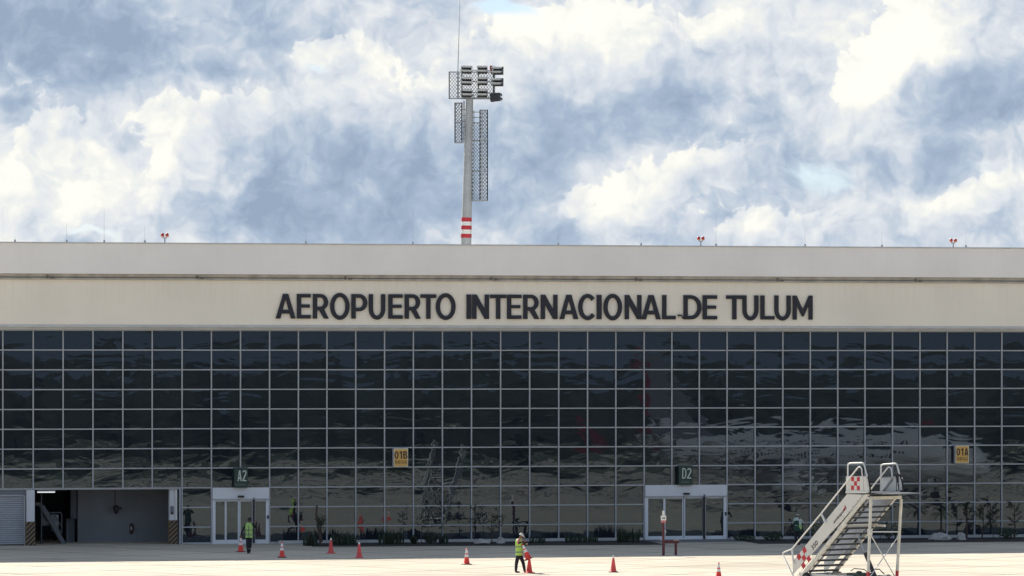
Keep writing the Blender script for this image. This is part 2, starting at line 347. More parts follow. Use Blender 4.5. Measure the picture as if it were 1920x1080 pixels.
def splines_mesh(name, loops, ext, m, parent, loc=(0, 0, 0), bev=0.0):      # filled outlines standing in local x,z, front face towards -y
    cu = bpy.data.curves.new(name, 'CURVE'); cu.dimensions = '2D'; cu.fill_mode = 'BOTH'; cu.extrude = ext / 2; cu.bevel_depth = bev
    for lp in loops:
        sp = cu.splines.new('POLY'); sp.points.add(len(lp) - 1); sp.use_cyclic_u = True
        for i, (x, y) in enumerate(lp): sp.points[i].co = (x, y, 0, 1)
    t = bpy.data.objects.new('tmp', cu); COL.objects.link(t)
    bpy.context.view_layer.update()
    me = bpy.data.meshes.new_from_object(t.evaluated_get(bpy.context.evaluated_depsgraph_get())); bpy.data.objects.remove(t); bpy.data.curves.remove(cu)
    me.transform(Matrix.Rotation(R(90), 4, 'X')); me.materials.clear(); me.materials.append(m)
    o = bpy.data.objects.new(name, me); COL.objects.link(o); o.parent = parent; o.location = loc; return o

def text_mesh(name, txt, w, h, m, parent, loc, ext=.01, bold=0.0, rot=None, spacing=1.0):   # text fitted to a w x h box centred on loc
    cu = bpy.data.curves.new(name, 'FONT'); cu.body = txt; cu.extrude = .01; cu.offset = bold; cu.space_character = spacing
    t = bpy.data.objects.new('tmp', cu); COL.objects.link(t); bpy.context.view_layer.update()
    me = bpy.data.meshes.new_from_object(t.evaluated_get(bpy.context.evaluated_depsgraph_get())); bpy.data.objects.remove(t); bpy.data.curves.remove(cu)
    xs = [v.co.x for v in me.vertices]; ys = [v.co.y for v in me.vertices]
    cx, cy = (min(xs) + max(xs)) / 2, (min(ys) + max(ys)) / 2; sx = w / (max(xs) - min(xs)); sy = h / (max(ys) - min(ys))
    for v in me.vertices: v.co = ((v.co.x - cx) * sx, (v.co.y - cy) * sy, v.co.z * ext / .02)
    me.transform(Matrix.Rotation(R(90), 4, 'X'))
    if rot is not None: me.transform(rot)
    me.materials.clear(); me.materials.append(m)
    o = bpy.data.objects.new(name, me); COL.objects.link(o); o.parent = parent; o.location = loc; return o

# ------------------------------------------------------------------ the ground
g = MB().add([(-4000, -4000, 0), (4000, -4000, 0), (4000, 4000, 0), (-4000, 4000, 0)], [(0, 1, 2, 3)]).build('ground', mat('dry_grass', (.10, .11, .05), .95, var=.3, vs=.05), fix=False)
g.location.z = -.03; tag(g, kind='structure')
def wp(t, n, z=0.0): p = ORG + U_ * t + V_ * n; return (p.x, p.y, z)
ap = MB().add([wp(-230, -300), wp(330, -300), wp(330, 30), wp(-230, 30)], [(0, 1, 2, 3)]).build('apron', concrete_mat('apron_concrete', (.62, .54, .42)), fix=False)
tag(ap, kind='structure')
for k_, (n0, n1) in enumerate(((-118, -126), (-172, -184), (-232, -240))):  # unseen dark strips, added to band the reflection in the lower glass
    o = MB().add([wp(-230, n0, .004), wp(330, n0 - 30, .004), wp(330, n1 - 30, .004), wp(-230, n1, .004)], [(0, 1, 2, 3)]).build('added_dark_strip', mat('dark_strip_grey', (.07, .07, .075), .9, var=.2), fix=False); tag(o, kind='structure')
def stripe(pa, pb, w):
    a, b = ground(*pa), ground(*pb); d = (b - a).normalized(); n = Vector((-d.y, d.x, 0)) * w / 2
    o = MB().add([(p.x, p.y, .004) for p in (a - n, b - n, b + n, a + n)], [(0, 1, 2, 3)]).build('painted_line', mat('faded_red_line', (.52, .25, .20), .8, var=.35, vs=2), fix=False); tag(o, kind='structure')
stripe((1290, 1073.5), (1490, 1076), .16); stripe((1150, 1043.6), (1262, 1043.9), .12); stripe((120, 1052.8), (60, 1053.6), .1)
tw = MB().add([wp(-600, -470), wp(1200, -470), wp(1200, -440), wp(-600, -440)], [(0, 1, 2, 3)]).build('added_pale_strip', mat('pale_strip_grey', (.42, .40, .36), .9, var=.15, vs=.3), fix=False); tag(tw, kind='structure')  # unseen pale strip, added for light streaks in the reflecting glass
# ------------------------------------------------------------------ terminal building (local x along the facade, y into it)
bld = empty('terminal_building', ORG, TH)
tag(bld, 'long pale airport terminal with dark tinted glass grid facade under a cream fascia', 'terminal')
PXM = [5, 62, 118, 174, 230, 285, 341, 396, 450.5, 505, 559, 612.5, 666.5, 720.5, 774.5, 829, 883.5, 938, 992.5, 1047, 1101, 1154, 1207, 1259, 1310.5, 1362.5, 1415, 1467, 1518.5, 1570, 1621, 1672.5, 1724, 1775, 1826.5, 1877.5]
TM = [T(p) for p in PXM]
w_ = (TM[-1] - TM[0]) / (len(TM) - 1)
XL = [TM[0] - w_ * k for k in range(6, 0, -1)]; XR = [TM[-1] + w_ * k for k in range(1, 8)]
ALLT = XL + TM + XR; T0, T1 = ALLT[0], ALLT[-1]
G_ = TM[6]                         # mullion where the glass reaches the ground (px 341)
ZG = 10.75; ROW = .99
zk = [ZG - ROW * k for k in range(11)] + [.03]
DA = (TM[7], TM[9]); DD = (TM[22], TM[25])      # the two sliding doors
zd = zk[8]
def P_(name, mb, m, parent=bld, **k): return mb.build(name, m, parent, **k)
TE0, TE1 = T0 - 4, T1 + 6; DEEP = 30
ZU0, ZU1 = 13.57, 15.14
# walls and roof
P_('roof', MB().box((TE0, .3, 14.2), (TE1, DEEP, 14.35)), M_ROOF)
P_('wall', MB().box((TE0 - .01, .9, 0), (TE0 + .3, DEEP, 14.9)).box((TE1 - .3, .9, 0), (TE1 + .01, DEEP, 14.9)).box((TE0, DEEP - .3, 0), (TE1, DEEP + .01, 14.9)), M_UP)
P_('upper_fascia', MB().box((TE0, -.75, ZU0), (TE1, .25, ZU1 - .06)), M_UP)
P_('parapet_coping', MB().box((TE0 - .05, -.80, ZU1 - .06), (TE1 + .05, .30, ZU1)), M_TRIM)
# gutter recess: two shadowed ledges and a pipe
P_('gutter', MB().box((TE0, -.60, 13.42), (TE1, .25, ZU0 - .002)).box((TE0, -.67, 13.27), (TE1, .25, 13.36)).box((TE0, -.50, 13.36), (TE1, .25, 13.42)), M_GUT)
P_('lower_fascia', MB().box((TE0, -.55, 11.02), (TE1, .25, 13.268)), M_LOW)
P_('fascia_drip_edge', MB().box((TE0, -.62, 10.90), (TE1, .25, 11.018)).box((TE0, -.40, ZG + .03), (TE1, .25, 10.898)), M_TRIM)
M_BRK = mat('bracket_brown', (.16, .14, .12), .7)
for px in (90, 371, 649, 922, 1194, 1459, 1718):
    t = T(px, -.7)
    P_('gutter_bracket', MB().box((t - .08, -.70, 13.33), (t + .02, -.672, 13.50)).tube([(t + .1, -.71, 13.36), (t + .30, -.71, 13.36)], .035), M_BRK)
# mullions and transoms
for i, t in enumerate(ALLT):
    k = PXM[i - 6] if 6 <= i < 6 + len(PXM) else None
    zb = 0.0
    if t < G_ - .1: zb = zd
    if DA[0] + .1 < t < DA[1] - .1: zb = zk[7]
    if DD[0] + .1 < t < DD[1] - .1: zb = zd
    P_('mullion', MB().box((t - .031, -.10, zb), (t + .031, .06, ZG + .03)), M_ALU)
for k, z in enumerate(zk):
    h = .029
    if k == 8: segs = [(T0, DA[0]), (DA[1], DD[0]), (DD[1], T1)]
    elif k > 8: segs = [(G_, DA[0]), (DA[1], DD[0]), (DD[1], T1)]
    else: segs = [(T0, T1)]
    mb = MB()
    for a, b in segs:
        if k == 10 + 1: mb.box((a, -.085, z - .03), (b, .05, z + .05))
        else: mb.box((a, -.085, z - h), (b, .05, z + h))
    P_('transom', mb, M_ALU)
# panes: the largest hundred as parts, the rest as one
panes = []
for i in range(len(ALLT) - 1):
    a, b = ALLT[i], ALLT[i + 1]; mid = (a + b) / 2
    for k in range(11):
        z1, z0 = zk[k], zk[k + 1]
        if mid < G_ and k >= 8: continue
        if (DA[0] < mid < DA[1] or DD[0] < mid < DD[1]) and k >= 8: continue
        if DA[0] < mid < DA[1] and k == 7 and mid > TM[8]: continue
        if DA[0] < mid < DA[1] and k == 7: b2 = TM[9]
        else: b2 = b
        panes.append((a, b2, z0, z1, 6 <= i))
rnd = random.Random(3)
def pane_mb(mb, a, b, z0, z1):
    # every pane leans back by a fraction of a degree and bows a little, as real glazing does
    tx = R(.43 + rnd.gauss(0, .07)); tz = R(rnd.gauss(0, .07)); bow = -.0010 + rnd.gauss(0, .0008); n = 6
    cx, cz = (a + b) / 2, (z0 + z1) / 2; vs = []; fs = []
    for j in range(n + 1):
        for i in range(n + 1):
            u, v = i / n * 2 - 1, j / n * 2 - 1
            x = cx + u * (b - a) / 2; z = cz + v * (z1 - z0) / 2
            vs.append((x, .0 + math.tan(tx) * (z - cz) + math.tan(tz) * (x - cx) + bow * (1 - u * u) * (1 - v * v), z))
    for j in range(n):
        for i in range(n): fs.append((j * (n + 1) + i, j * (n + 1) + i + 1, (j + 1) * (n + 1) + i + 1, (j + 1) * (n + 1) + i))
    mb.add(vs, fs, 0, True); return mb
seen = [p for p in panes if p[4]][:0]
ranked = sorted([p for p in panes if p[4]], key=lambda p: p[0])[:100]
rest = MB()
for p in panes:
    if p in ranked: P_('glass_pane', pane_mb(MB(), *p[:4]), M_GLASS, fix=False)
    else: pane_mb(rest, *p[:4])
tag(P_('glass_pane', rest, M_GLASS, fix=False), kind='stuff')
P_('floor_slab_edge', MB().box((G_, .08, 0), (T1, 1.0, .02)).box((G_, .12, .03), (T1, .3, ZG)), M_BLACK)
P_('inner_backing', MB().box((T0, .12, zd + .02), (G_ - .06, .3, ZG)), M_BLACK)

# sliding doors
def sliding_door(t0, t1, glass, mull, dark_at, lab, zt):
    d = MB().box((t0 + .045, -.20, zt - .56), (t1 - .045, .06, zt)).build('sliding_door', M_WFR, bld); tag(d, lab)
    P = lambda n, mb, m: mb.build(n, m, d)
    P('header_lip', MB().box((t0 + .045, -.24, zt - .60), (t1 - .045, .05, zt - .562)), M_ALU)
    P('door_frame', MB().box((t0 + .045, -.14, 0), (t0 + .20, .06, zt - .602)).box((t1 - .20, -.14, 0), (t1 - .045, .06, zt - .602)).box((t0 + .20, -.13, 0), (t1 - .20, .05, .09)), M_WFR)
    for (a, b) in glass:
        fr = MB().box((a - .06, -.09, .092), (a, -.02, zt - .604)).box((b, -.09, .092), (b + .06, -.02, zt - .604)).box((a, -.09, .092), (b, -.02, .20)).box((a, -.09, zt - .70), (b, -.02, zt - .604)).build('door_leaf', M_WFR, d)
        mb = MB(); pane_mb(mb, a, b, .20, zt - .70); o = mb.build('pane', M_DGLASS, fr, fix=False); o.location.y = -.05
    a = dark_at; P('leaf_seal', MB().box((a - .05, -.20, .03), (a + .05, -.095, zt - .50)), M_BLACK)
    c = (t0 + t1) / 2; P('motion_sensor', MB().box((c - .15, -.34, zt - .50), (c + .15, -.242, zt - .40)), M_BLACK)
    P('push_plate', MB().box((t1 - .13, -.20, 1.25), (t1 - .06, -.142, 1.42)), M_DARK)
    return d
tt = lambda *a: [(T(x), T(y)) for x, y in a]
zA = zd
sliding_door(DA[0], DA[1], tt((400.5, 421), (424.5, 445.5), (450.5, 472), (478, 498.5)), 0, T(475), 'white framed double sliding door of the left doorway', zA)
sliding_door(DD[0], DD[1], tt((1210.5, 1243), (1247, 1278.5), (1284, 1317), (1322.5, 1356)), 0, T(1319), 'wider white framed sliding door of the right doorway', zA)

# garage bay and roller shutter under the glass at the left
gx0, gx1 = T(65), T(318)
zg = zd - .04
P_('garage_soffit', MB().box((T0, .32, zg), (G_ - .05, 9, zg + .15)).box((T0, -.06, zg - .02), (G_ - .06, .31, zg + .003)), M_TRIM)
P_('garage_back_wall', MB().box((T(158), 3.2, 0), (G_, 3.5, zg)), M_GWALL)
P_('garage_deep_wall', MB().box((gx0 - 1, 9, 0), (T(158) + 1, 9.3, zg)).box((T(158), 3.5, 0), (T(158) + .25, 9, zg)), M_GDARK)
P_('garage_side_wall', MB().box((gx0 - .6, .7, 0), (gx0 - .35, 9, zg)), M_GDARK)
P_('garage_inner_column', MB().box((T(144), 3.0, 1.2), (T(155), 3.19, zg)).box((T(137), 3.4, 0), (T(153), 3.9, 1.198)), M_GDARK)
# pillars with hazard stripes
M_HAZ = mat('hazard_yellow_grimy', (.22, .15, .08), .7, var=.2)
M_HAZB = mat('hazard_black', (.02, .018, .02), .7)
def pillar(a, b, y0, y1, body):
    p = MB().box((a, y0, 1.2), (b, y1, zg - .022)).build('pillar', body, bld)
    mb = MB(); w = b - a
    mb.box((a - .03, y0 - .03, 0), (b + .03, y1, 1.2), 0)
    # diagonal black bands wrapped on the front face
    n = 6; band = .115
    def clip(poly, zlo, zhi):
        for (s_, lim) in ((1, zlo), (-1, zhi)):
            out = []
            for i in range(len(poly)):
                p0, p1 = poly[i], poly[(i + 1) % len(poly)]; i0 = s_ * p0[1] >= s_ * lim; i1 = s_ * p1[1] >= s_ * lim
                if i0: out.append(p0)
                if i0 != i1:
                    k = (lim - p0[1]) / (p1[1] - p0[1]); out.append((p0[0] + (p1[0] - p0[0]) * k, lim))
            poly = out
            if not poly: break
        return poly
    for k in range(-4, 9):
        z = k * .23; pl = clip([(a - .03, z), (b + .03, z + w + .06), (b + .03, z + w + .06 + band), (a - .03, z + band)], 0.005, 1.195)
        if len(pl) > 2: mb.prism(pl, .004, 1, y0=y0 - .034)
    mb.build('hazard_stripes', [M_HAZ, M_HAZB], p)
    return p
pillar(T(50, -.3), T(65, -.3), -.30, .25, M_WALLW)
pillar(T(318.5), T(332), .08, .6, M_WALLW)
P_('jamb', MB().box((T(336), -.08, 0), (T(338.6), .3, zg)), M_ALU)
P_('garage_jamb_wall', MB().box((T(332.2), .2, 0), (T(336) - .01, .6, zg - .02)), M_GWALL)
P_('drain_pipe', MB().tube([(T(330.5), .02, 1.21), (T(330.5), .02, zg - .03)], .055), M_WHITE)
sx0, sx1 = T0, T(44.5)
sh = MB()
z = .05
while z < 2.46:       # curved slats
    prof = [(-.02, z), (-.055, z + .03), (-.055, z + .065), (-.01, z + .10)]
    sh.add([(x, y + .1, zz) for x in (sx0, sx1) for (y, zz) in prof], [(i, i + 1, i + 5, i + 4) for i in range(3)], 0, False); z += .108
s_ = sh.build('roller_shutter', M_SHUT, bld, fix=False)
MB().box((sx1, -.06, 0), (sx1 + .07, .16, 2.5)).box((sx0, -.02, 2.47), (sx1, .2, 2.53)).build('guide_rail', M_ALU, s_)
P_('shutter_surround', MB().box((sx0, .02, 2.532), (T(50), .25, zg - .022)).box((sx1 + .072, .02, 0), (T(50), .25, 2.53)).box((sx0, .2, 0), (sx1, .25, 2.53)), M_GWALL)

# ------------------------------------------------------------------ lettering on the fascia
def arc(cx, cy, rx, ry, a0, a1, n=18):
    return [(cx + rx * math.cos(R(a0 + (a1 - a0) * i / n)), cy + ry * math.sin(R(a0 + (a1 - a0) * i / n))) for i in range(n + 1)]
def glyph(c, w, h, s, b):
    if c == 'I': return [[(0, 0), (w, 0), (w, h), (0, h)]]
    if c == 'E':
        m0, m1 = h * .44, h * .44 + b * .9
        return [[(0, 0), (w, 0), (w, b), (s, b), (s, m0), (w * .93, m0), (w * .93, m1), (s, m1), (s, h - b), (w, h - b), (w, h), (0, h)]]
    if c == 'L': return [[(0, 0), (w, 0), (w, b), (s, b), (s, h), (0, h)]]
    if c == 'T': return [[(w / 2 - s / 2, 0), (w / 2 + s / 2, 0), (w / 2 + s / 2, h - b), (w, h - b), (w, h), (0, h), (0, h - b), (w / 2 - s / 2, h - b)]]
    if c == 'N': return [[(0, 0), (s, 0), (s, h * .60), (w - s * 1.02, 0), (w, 0), (w, h), (w - s, h), (w - s, h * .40), (s * 1.02, h), (0, h)]]
    if c == 'M':
        q = s * .98
        return [[(0, 0), (q, 0), (q, h * .60), (w * .47, h * .13), (w * .55, h * .13), (w - q, h * .60), (w - q, 0), (w, 0), (w, h), (w - q * .95, h), (w * .51, h * .42), (q * .95, h), (0, h)]]
    if c == 'A':
        a = s * 1.08; tw = s * .60; ya, yb, ap = h * .20, h * .355, h * .80
        xi = lambda y: a + (w / 2 - a) * y / ap
        return [[(0, 0), (a, 0), (xi(ya), ya), (w - xi(ya), ya), (w - a, 0), (w, 0), (w / 2 + tw, h), (w / 2 - tw, h)], [(xi(yb), yb), (w - xi(yb), yb), (w / 2, ap)]]
    if c == 'O':
        return [arc(w / 2, h / 2, w / 2, h / 2 + .06, 0, 360, 40)[:-1], arc(w / 2, h / 2, w / 2 - s * .98, h / 2 + .06 - b * 1.12, 0, 360, 40)[:-1]]
    if c == '0': return [arc(w / 2, h / 2, w / 2, h / 2, 0, 360, 32)[:-1], arc(w / 2, h / 2, w / 2 - s, h / 2 - b, 0, 360, 32)[:-1]]
    if c == '1': return [[(w * .45, 0), (w * .45 + s, 0), (w * .45 + s, h), (w * .45, h), (0, h * .80), (w * .06, h * .68), (w * .45, h * .80)]]
    if c == 'B':
        m_ = h * .53; o = [(0, 0), (w * .5, 0)] + arc(w * .5, m_ / 2, w * .5, m_ / 2, -90, 70, 14)[1:] + arc(w * .48, (m_ + h) / 2, w * .46, (h - m_) / 2, -60, 90, 14) + [(0, h)]
        return [o, [(s, b), (s, m_ - b / 2), (w * .5, m_ - b / 2)] + arc(w * .5, m_ / 2 + b / 4, w * .5 - s, m_ / 2 - b * .75, 90, -90, 12)[1:], [(s, m_ + b / 2), (s, h - b), (w * .46, h - b)] + arc(w * .46, (m_ + h) / 2 - b / 4, w * .46 - s, (h - m_) / 2 - b * .75, 90, -90, 12)[1:]]
    if c == '2':
        r_ = w / 2; cy = h - r_ * 1.15; o = arc(r_, cy, r_, r_ * 1.15, 165, -25, 16); i = arc(r_, cy, r_ - s, r_ * 1.15 - b, -28, 165, 16)
        return [o + [(s * 1.3, b), (w, b), (w, 0), (0, 0), (0, b)] + i]
    if c == 'C':
        o = arc(w * .54, h / 2, w * .54, h / 2 + .05, 42, 318, 34); i = arc(w * .54, h / 2, w * .54 - s, h / 2 + .05 - b * 1.1, 318, 42, 34)
        return [[o[0]] + o[1:] + [(o[-1][0] + .02, o[-1][1] + .0)] + [(i[0][0] + .02, i[0][1])] + i[1:]]
    if c == 'D':
        return [[(0, 0), (w * .42, 0)] + arc(w * .42, h / 2, w * .58, h / 2, -90, 90, 22)[1:] + [(0, h)],
                [(s, b), (s, h - b), (w * .42, h - b)] + arc(w * .42, h / 2, w * .58 - s, h / 2 - b, 90, -90, 22)[1:]]
    if c in 'PR':
        lo = h * .30 if c == 'P' else h * .34; cy = (lo + h) / 2; ry = (h - lo) / 2; rx = w * .5 if c == 'P' else w * .47; cx = (w if c == 'P' else w * .96) - rx
        hole = [(s, lo + b), (s, h - b), (cx, h - b)] + arc(cx, cy, rx - s, ry - b, 90, -90, 16)[1:]
        if c == 'P': return [[(0, 0), (s, 0), (s, lo), (cx, lo)] + arc(cx, cy, rx, ry, -90, 90, 16)[1:] + [(0, h)], hole]
        ar = arc(cx, cy, rx, ry, -62, 90, 15)
        return [[(0, 0), (s, 0), (s, lo), (w * .40, lo), (w - s * 1.12, 0), (w, 0)] + ar + [(0, h)], hole]
    if c == 'U':
        cy = h * .40
        return [[(0, h), (0, cy)] + arc(w / 2, cy, w / 2, cy + .05, 180, 360, 22)[1:] + [(w, h), (w - s, h), (w - s, cy)] + arc(w / 2, cy, w / 2 - s, cy + .05 - b * 1.1, 360, 180, 22)[1:] + [(s, h)]]
row = [(c, 500 + a / 3.5556, 500 + b / 3.5556) for c, a, b in (('A', 62, 195), ('E', 203, 296), ('R', 310, 416), ('O', 425, 555), ('P', 567, 673), ('U', 683, 793), ('E', 813, 909), ('R', 922, 1030), ('T', 1028, 1133), ('O', 1130, 1262), ('I', 1335, 1367), ('N', 1373, 1485), ('T', 1492, 1600), ('E', 1605, 1701), ('R', 1713, 1820), ('N', 1830, 1942))]
row += [(c, 1040 + a / 3.5556, 1040 + b / 3.5556) for c, a, b in (('A', 35, 160), ('C', 160, 276), ('I', 283, 316), ('O', 328, 452), ('N', 470, 582), ('A', 582, 710), ('L', 720, 810), ('D', 862, 982), ('E', 990, 1086), ('T', 1147, 1256), ('U', 1255, 1362), ('L', 1375, 1468), ('U', 1468, 1577), ('M', 1590, 1723))]
NL = -.72
let = empty('fascia_lettering', ORG + U_ * T(1020, NL) + V_ * NL + Vector((0, 0, 11.33)), TH)
tag(let, 'large dark raised capitals AEROPUERTO INTERNACIONAL DE TULUM on the cream fascia', 'sign lettering')
zl0 = Zp(1020, 598.3, NL)
let.location.z = zl0
for c, a, b in row:
    ta, tb = T(a, NL), T(b, NL)
    h = 1.245; s = .222; bb = .185
    splines_mesh('letter', glyph(c, tb - ta, h, s, bb), .09, M_LETTER, let, (ta - T(1020, NL), .10, 0), bev=.0)
# small camera-like fitting between two of the words
fx = MB().box((-.03, -.1, -.03), (.12, .17, .06)).tube([(.16, -.12, -.12), (.16, .0, -.02)], .04).build('wall_fitting', M_DARK, None, loc=ORG + U_ * T(1273, -.7) + V_ * -.72 + Vector((0, 0, Zp(1273, 592, -.7))), rotz=TH)
tag(fx, 'tiny dark fixture on the cream fascia between the words INTERNACIONAL and DE', 'wall fixture')

# ------------------------------------------------------------------ signs hung on the glass
def put_glyphs(r, txt, x0, w, z0, h, s, b, m, ext):
    gap = w * .07; n = len(txt); wts = [.72 if c == '1' else 1.0 for c in txt]; cw = (w - gap * (n - 1)) / sum(wts); x = x0
    for c, k in zip(txt, wts):
        splines_mesh('character', glyph(c, cw * k, h, s, b), ext, m, r, (x, -.016, z0)); x += cw * k + gap
def hung_sign(px0, px1, py0, py1, side, kind, main, subs, label):
    n = -.10 - side; z1, z0 = Zp((px0 + px1) / 2, py0, n), Zp((px0 + px1) / 2, py1, n); a, b = T(px0, n), T(px1, n); w, h = b - a, z1 - z0
    nm = 'gate_sign' if kind == 'green' else 'stand_sign'
    r = empty(nm, ORG + U_ * ((a + b) / 2) + V_ * n + Vector((0, 0, z0)), TH)
    tag(r, label, 'sign', 'green gate signs over the doors' if kind == 'green' else 'yellow aircraft stand signs on the glass')
    if kind == 'green':
        MB().box((-w / 2, 0, 0), (w / 2, side - .002, h)).build('sign_box', M_GREEN, r)
        put_glyphs(r, main, w * .06 - w * .33, w * .66, h * .33, h * .54, .055, .055, M_SIGNW, .02)
        text_mesh('caption', subs[0], w * (.80 if len(subs[0]) > 8 else .58), h * .085, mat('caption_faded', (.20, .25, .22), .6), r, (-.03, -.012, h * .16), .012, bold=.01)
    else:
        MB().box((-w / 2, .012, 0), (w / 2, side - .002, h)).build('sign_box', M_SIDE, r)
        MB().box((-w / 2 + .01, -.002, .01), (w / 2 - .01, .010, h - .01)).build('border', M_YBOR, r)
        MB().box((-w / 2 + .055, -.012, .06), (w / 2 - .055, -.004, h - .06)).build('face', M_YEL, r)
        put_glyphs(r, main, -w * .44, w * .88, h * .44, h * .40, .062, .062, M_BROWN, .008)
        text_mesh('caption', subs[0], w * .78, h * .075, M_BROWN, r, (0, -.02, h * .315), .012)
        text_mesh('caption', subs[1], w * .80, h * .075, M_BROWN, r, (0, -.02, h * .215), .012)
hung_sign(439.5, 465, 877, 914.5, .38, 'green', 'A2', ('SALA LLEGADA',), 'dark green sign reading A2 above the left sliding door')
hung_sign(1273, 1299, 873, 909.5, .36, 'green', 'D2', ('SALIDAS',), 'dark green sign reading D2 above the right sliding door')
hung_sign(738, 765.3, 840.5, 875.5, .40, 'yellow', '01B', ('N 20 10 10', 'W 87 39 38'), 'yellow sign reading 01B on the middle of the glass facade')
hung_sign(1791.5, 1817, 835, 869, .30, 'yellow', '01A', ('N 20 10 12', 'W 87 39 36'), 'yellow sign reading 01A on the right of the glass facade')

# ------------------------------------------------------------------ on the roof: rods and obstruction lights
def roof_at(px, n=-.3): return ORG + U_ * T(px, n) + V_ * n + Vector((0, 0, ZU1))
def rod(px, pytop, lab):
    base = roof_at(px); zt = HC - (pytop - HY) / F * base.y
    o = MB().tube([(0, 0, 0), (0, 0, .12)], .05, 8).tube([(0, 0, .1), (0, 0, zt - ZU1)], .007, 6, r2=.004).build('lightning_rod', M_STEEL, None, loc=base)
    tag(o, lab, 'lightning rod', 'thin rods along the roof edge')
rod(28, 443, 'very short thin rod on the roof edge, furthest left of all')
rod(125, 419, 'thin rod on the roof edge, second from the left end')
rod(195.3, 394, 'tallest thin rod on the left part of the roof edge')
rod(271.5, 424, 'thin rod on the roof edge just left of the leftmost red beacon pair')
rod(573.5, 425, 'thin rod on the roof edge above the first letters of AEROPUERTO')
rod(774, 394, 'tall faint rod on the roof edge left of the floodlight mast')
rod(1046.5, 425, 'thin rod on the roof edge, first to the right of the floodlight mast')
rod(1202, 428, 'thin rod left of the tall one beside the middle red beacon pair')
rod(1342.5, 402, 'tallest thin rod on the right part of the roof, just right of a beacon pair')
rod(1509.5, 431, 'thin rod on the roof edge above the last letter of TULUM')
rod(1653.5, 434, 'nearest thin rod to the left of the rightmost beacon pair')
rod(1811, 436, 'thin rod on the roof edge just right of the rightmost beacon pair')
M_BEAC = mat('beacon_red', (.45, .03, .02), .3); M_BEAO = mat('beacon_amber_cap', (.75, .25, .10), .4)
def beacon(px, pytop):
    base = roof_at(px); H_ = HC - (pytop - HY) / F * base.y - ZU1
    r = empty('obstruction_light', base, TH)
    MB().tube([(0, 0, 0), (0, 0, H_ * .5)], .035).tube([(-.11, 0, H_ * .66), (-.09, 0, H_ * .5), (.09, 0, H_ * .5), (.11, 0, H_ * .66)], .03).build('bracket', M_STEEL, r)
    for s in (-1, 1):
        l = MB().lathe([(.0, 0), (.06, 0), (.075, .02), (.085, .06), (.088, H_ * .2), (.06, H_ * .31), (0, H_ * .34)], 12, c=(s * .115, 0, H_ * .64)).build('lamp', M_BEAC, r)
        MB().lathe([(.0, 0), (.09, 0), (.09, .05), (0, .052)], 12, c=(s * .115, 0, H_ * .60)).build('lamp_base', M_BEAO, l)
    return r
for px, py, lab in ((309, 436.5, 'pair of small red lamps on the roof edge at the left'), (1314, 443, 'pair of small red lamps on the roof edge above the words DE TULUM'), (1787.3, 447, 'pair of small red lamps on the roof edge at the far right')):
    tag(beacon(px, py), lab, 'beacon', 'red obstruction lights on the roof edge')

# ------------------------------------------------------------------ floodlight mast behind the building
YM = 262.0; SM = F / YM
mx0 = (873.8 - 960) / SM
mast = empty('floodlight_mast', (mx0 - .3, YM, 0), 0)
tag(mast, 'tall grey floodlight mast with red and white bands and mesh cages behind the terminal', 'floodlight mast')
def mp_(px, py): return ((px - 960) / SM - (mx0 - .3), HC - (py - HY) / SM)     # picture point -> mast local x, z at the mast's distance
def mx_(px): return mp_(px, 0)[0]
def mz_(py): return mp_(0, py)[1]
xb, zb = mp_(873.8, 457); xt, zt = mp_(880.5, 186)
sl_ = (xt - xb) / (zt - zb)
def ax(z): return xb + (z - zb) * sl_
def rad(z): return .325 + (.225 - .325) * (z - zb) / (zt - zb)
MB().tube([(ax(0), 0, 0), (ax(zt), 0, zt)], rad(0), 12, r2=rad(zt)).build('pole', M_POLE, mast)
for y0, y1, m in ((457, 446.5, 0), (446, 438.5, 1), (438, 430.5, 2), (430, 423, 1), (422.5, 415.5, 2), (415, 408, 1)):
    pass
for y0, y1, m in ((446, 438.7, M_RED), (438.5, 430.7, M_REFL), (430.5, 423.2, M_RED), (423, 415.7, M_REFL), (415.5, 408, M_RED)):
    z0, z1 = mz_(y0), mz_(y1)
    MB().tube([(ax(z0), 0, z0), (ax(z1), 0, z1)], rad(z0) + .012, 12, r2=rad(z1) + .012).build('painted_band', m, mast)
def mesh_panel(mb, p00, p10, p11, p01, sp=.20, r=.027, frame=.028):     # expanded-metal sheet between four corners
    p00, p10, p11, p01 = map(Vector, (p00, p10, p11, p01))
    W = (p10 - p00).length; H = (p01 - p00).length
    pt = lambda u, v: p00.lerp(p10, u / W).lerp(p01.lerp(p11, u / W), v / H)
    nrm = (p10 - p00).cross(p01 - p00).normalized()
    k = 1.3
    for sgn in (1, -1):
        c = -H / k if sgn > 0 else 0
        end = W if sgn > 0 else W + H / k
        while c < end:
            # line u = c + sgn*v/k, v in 0..H, clipped to 0<=u<=W
            vs = []
            if sgn > 0: v0 = max(0, -c * k); v1 = min(H, (W - c) * k)
            else: v0 = max(0, (c - W) * k); v1 = min(H, c * k)
            if v1 > v0 + .02: mb.bar(pt(c + sgn * v0 / k, v0), pt(c + sgn * v1 / k, v1), r, r * .6, up=nrm)
            c += sp
    for a, b in ((p00, p10), (p10, p11), (p11, p01), (p01, p00)): mb.bar(a, b, frame * 2, frame * 2)
    return mb
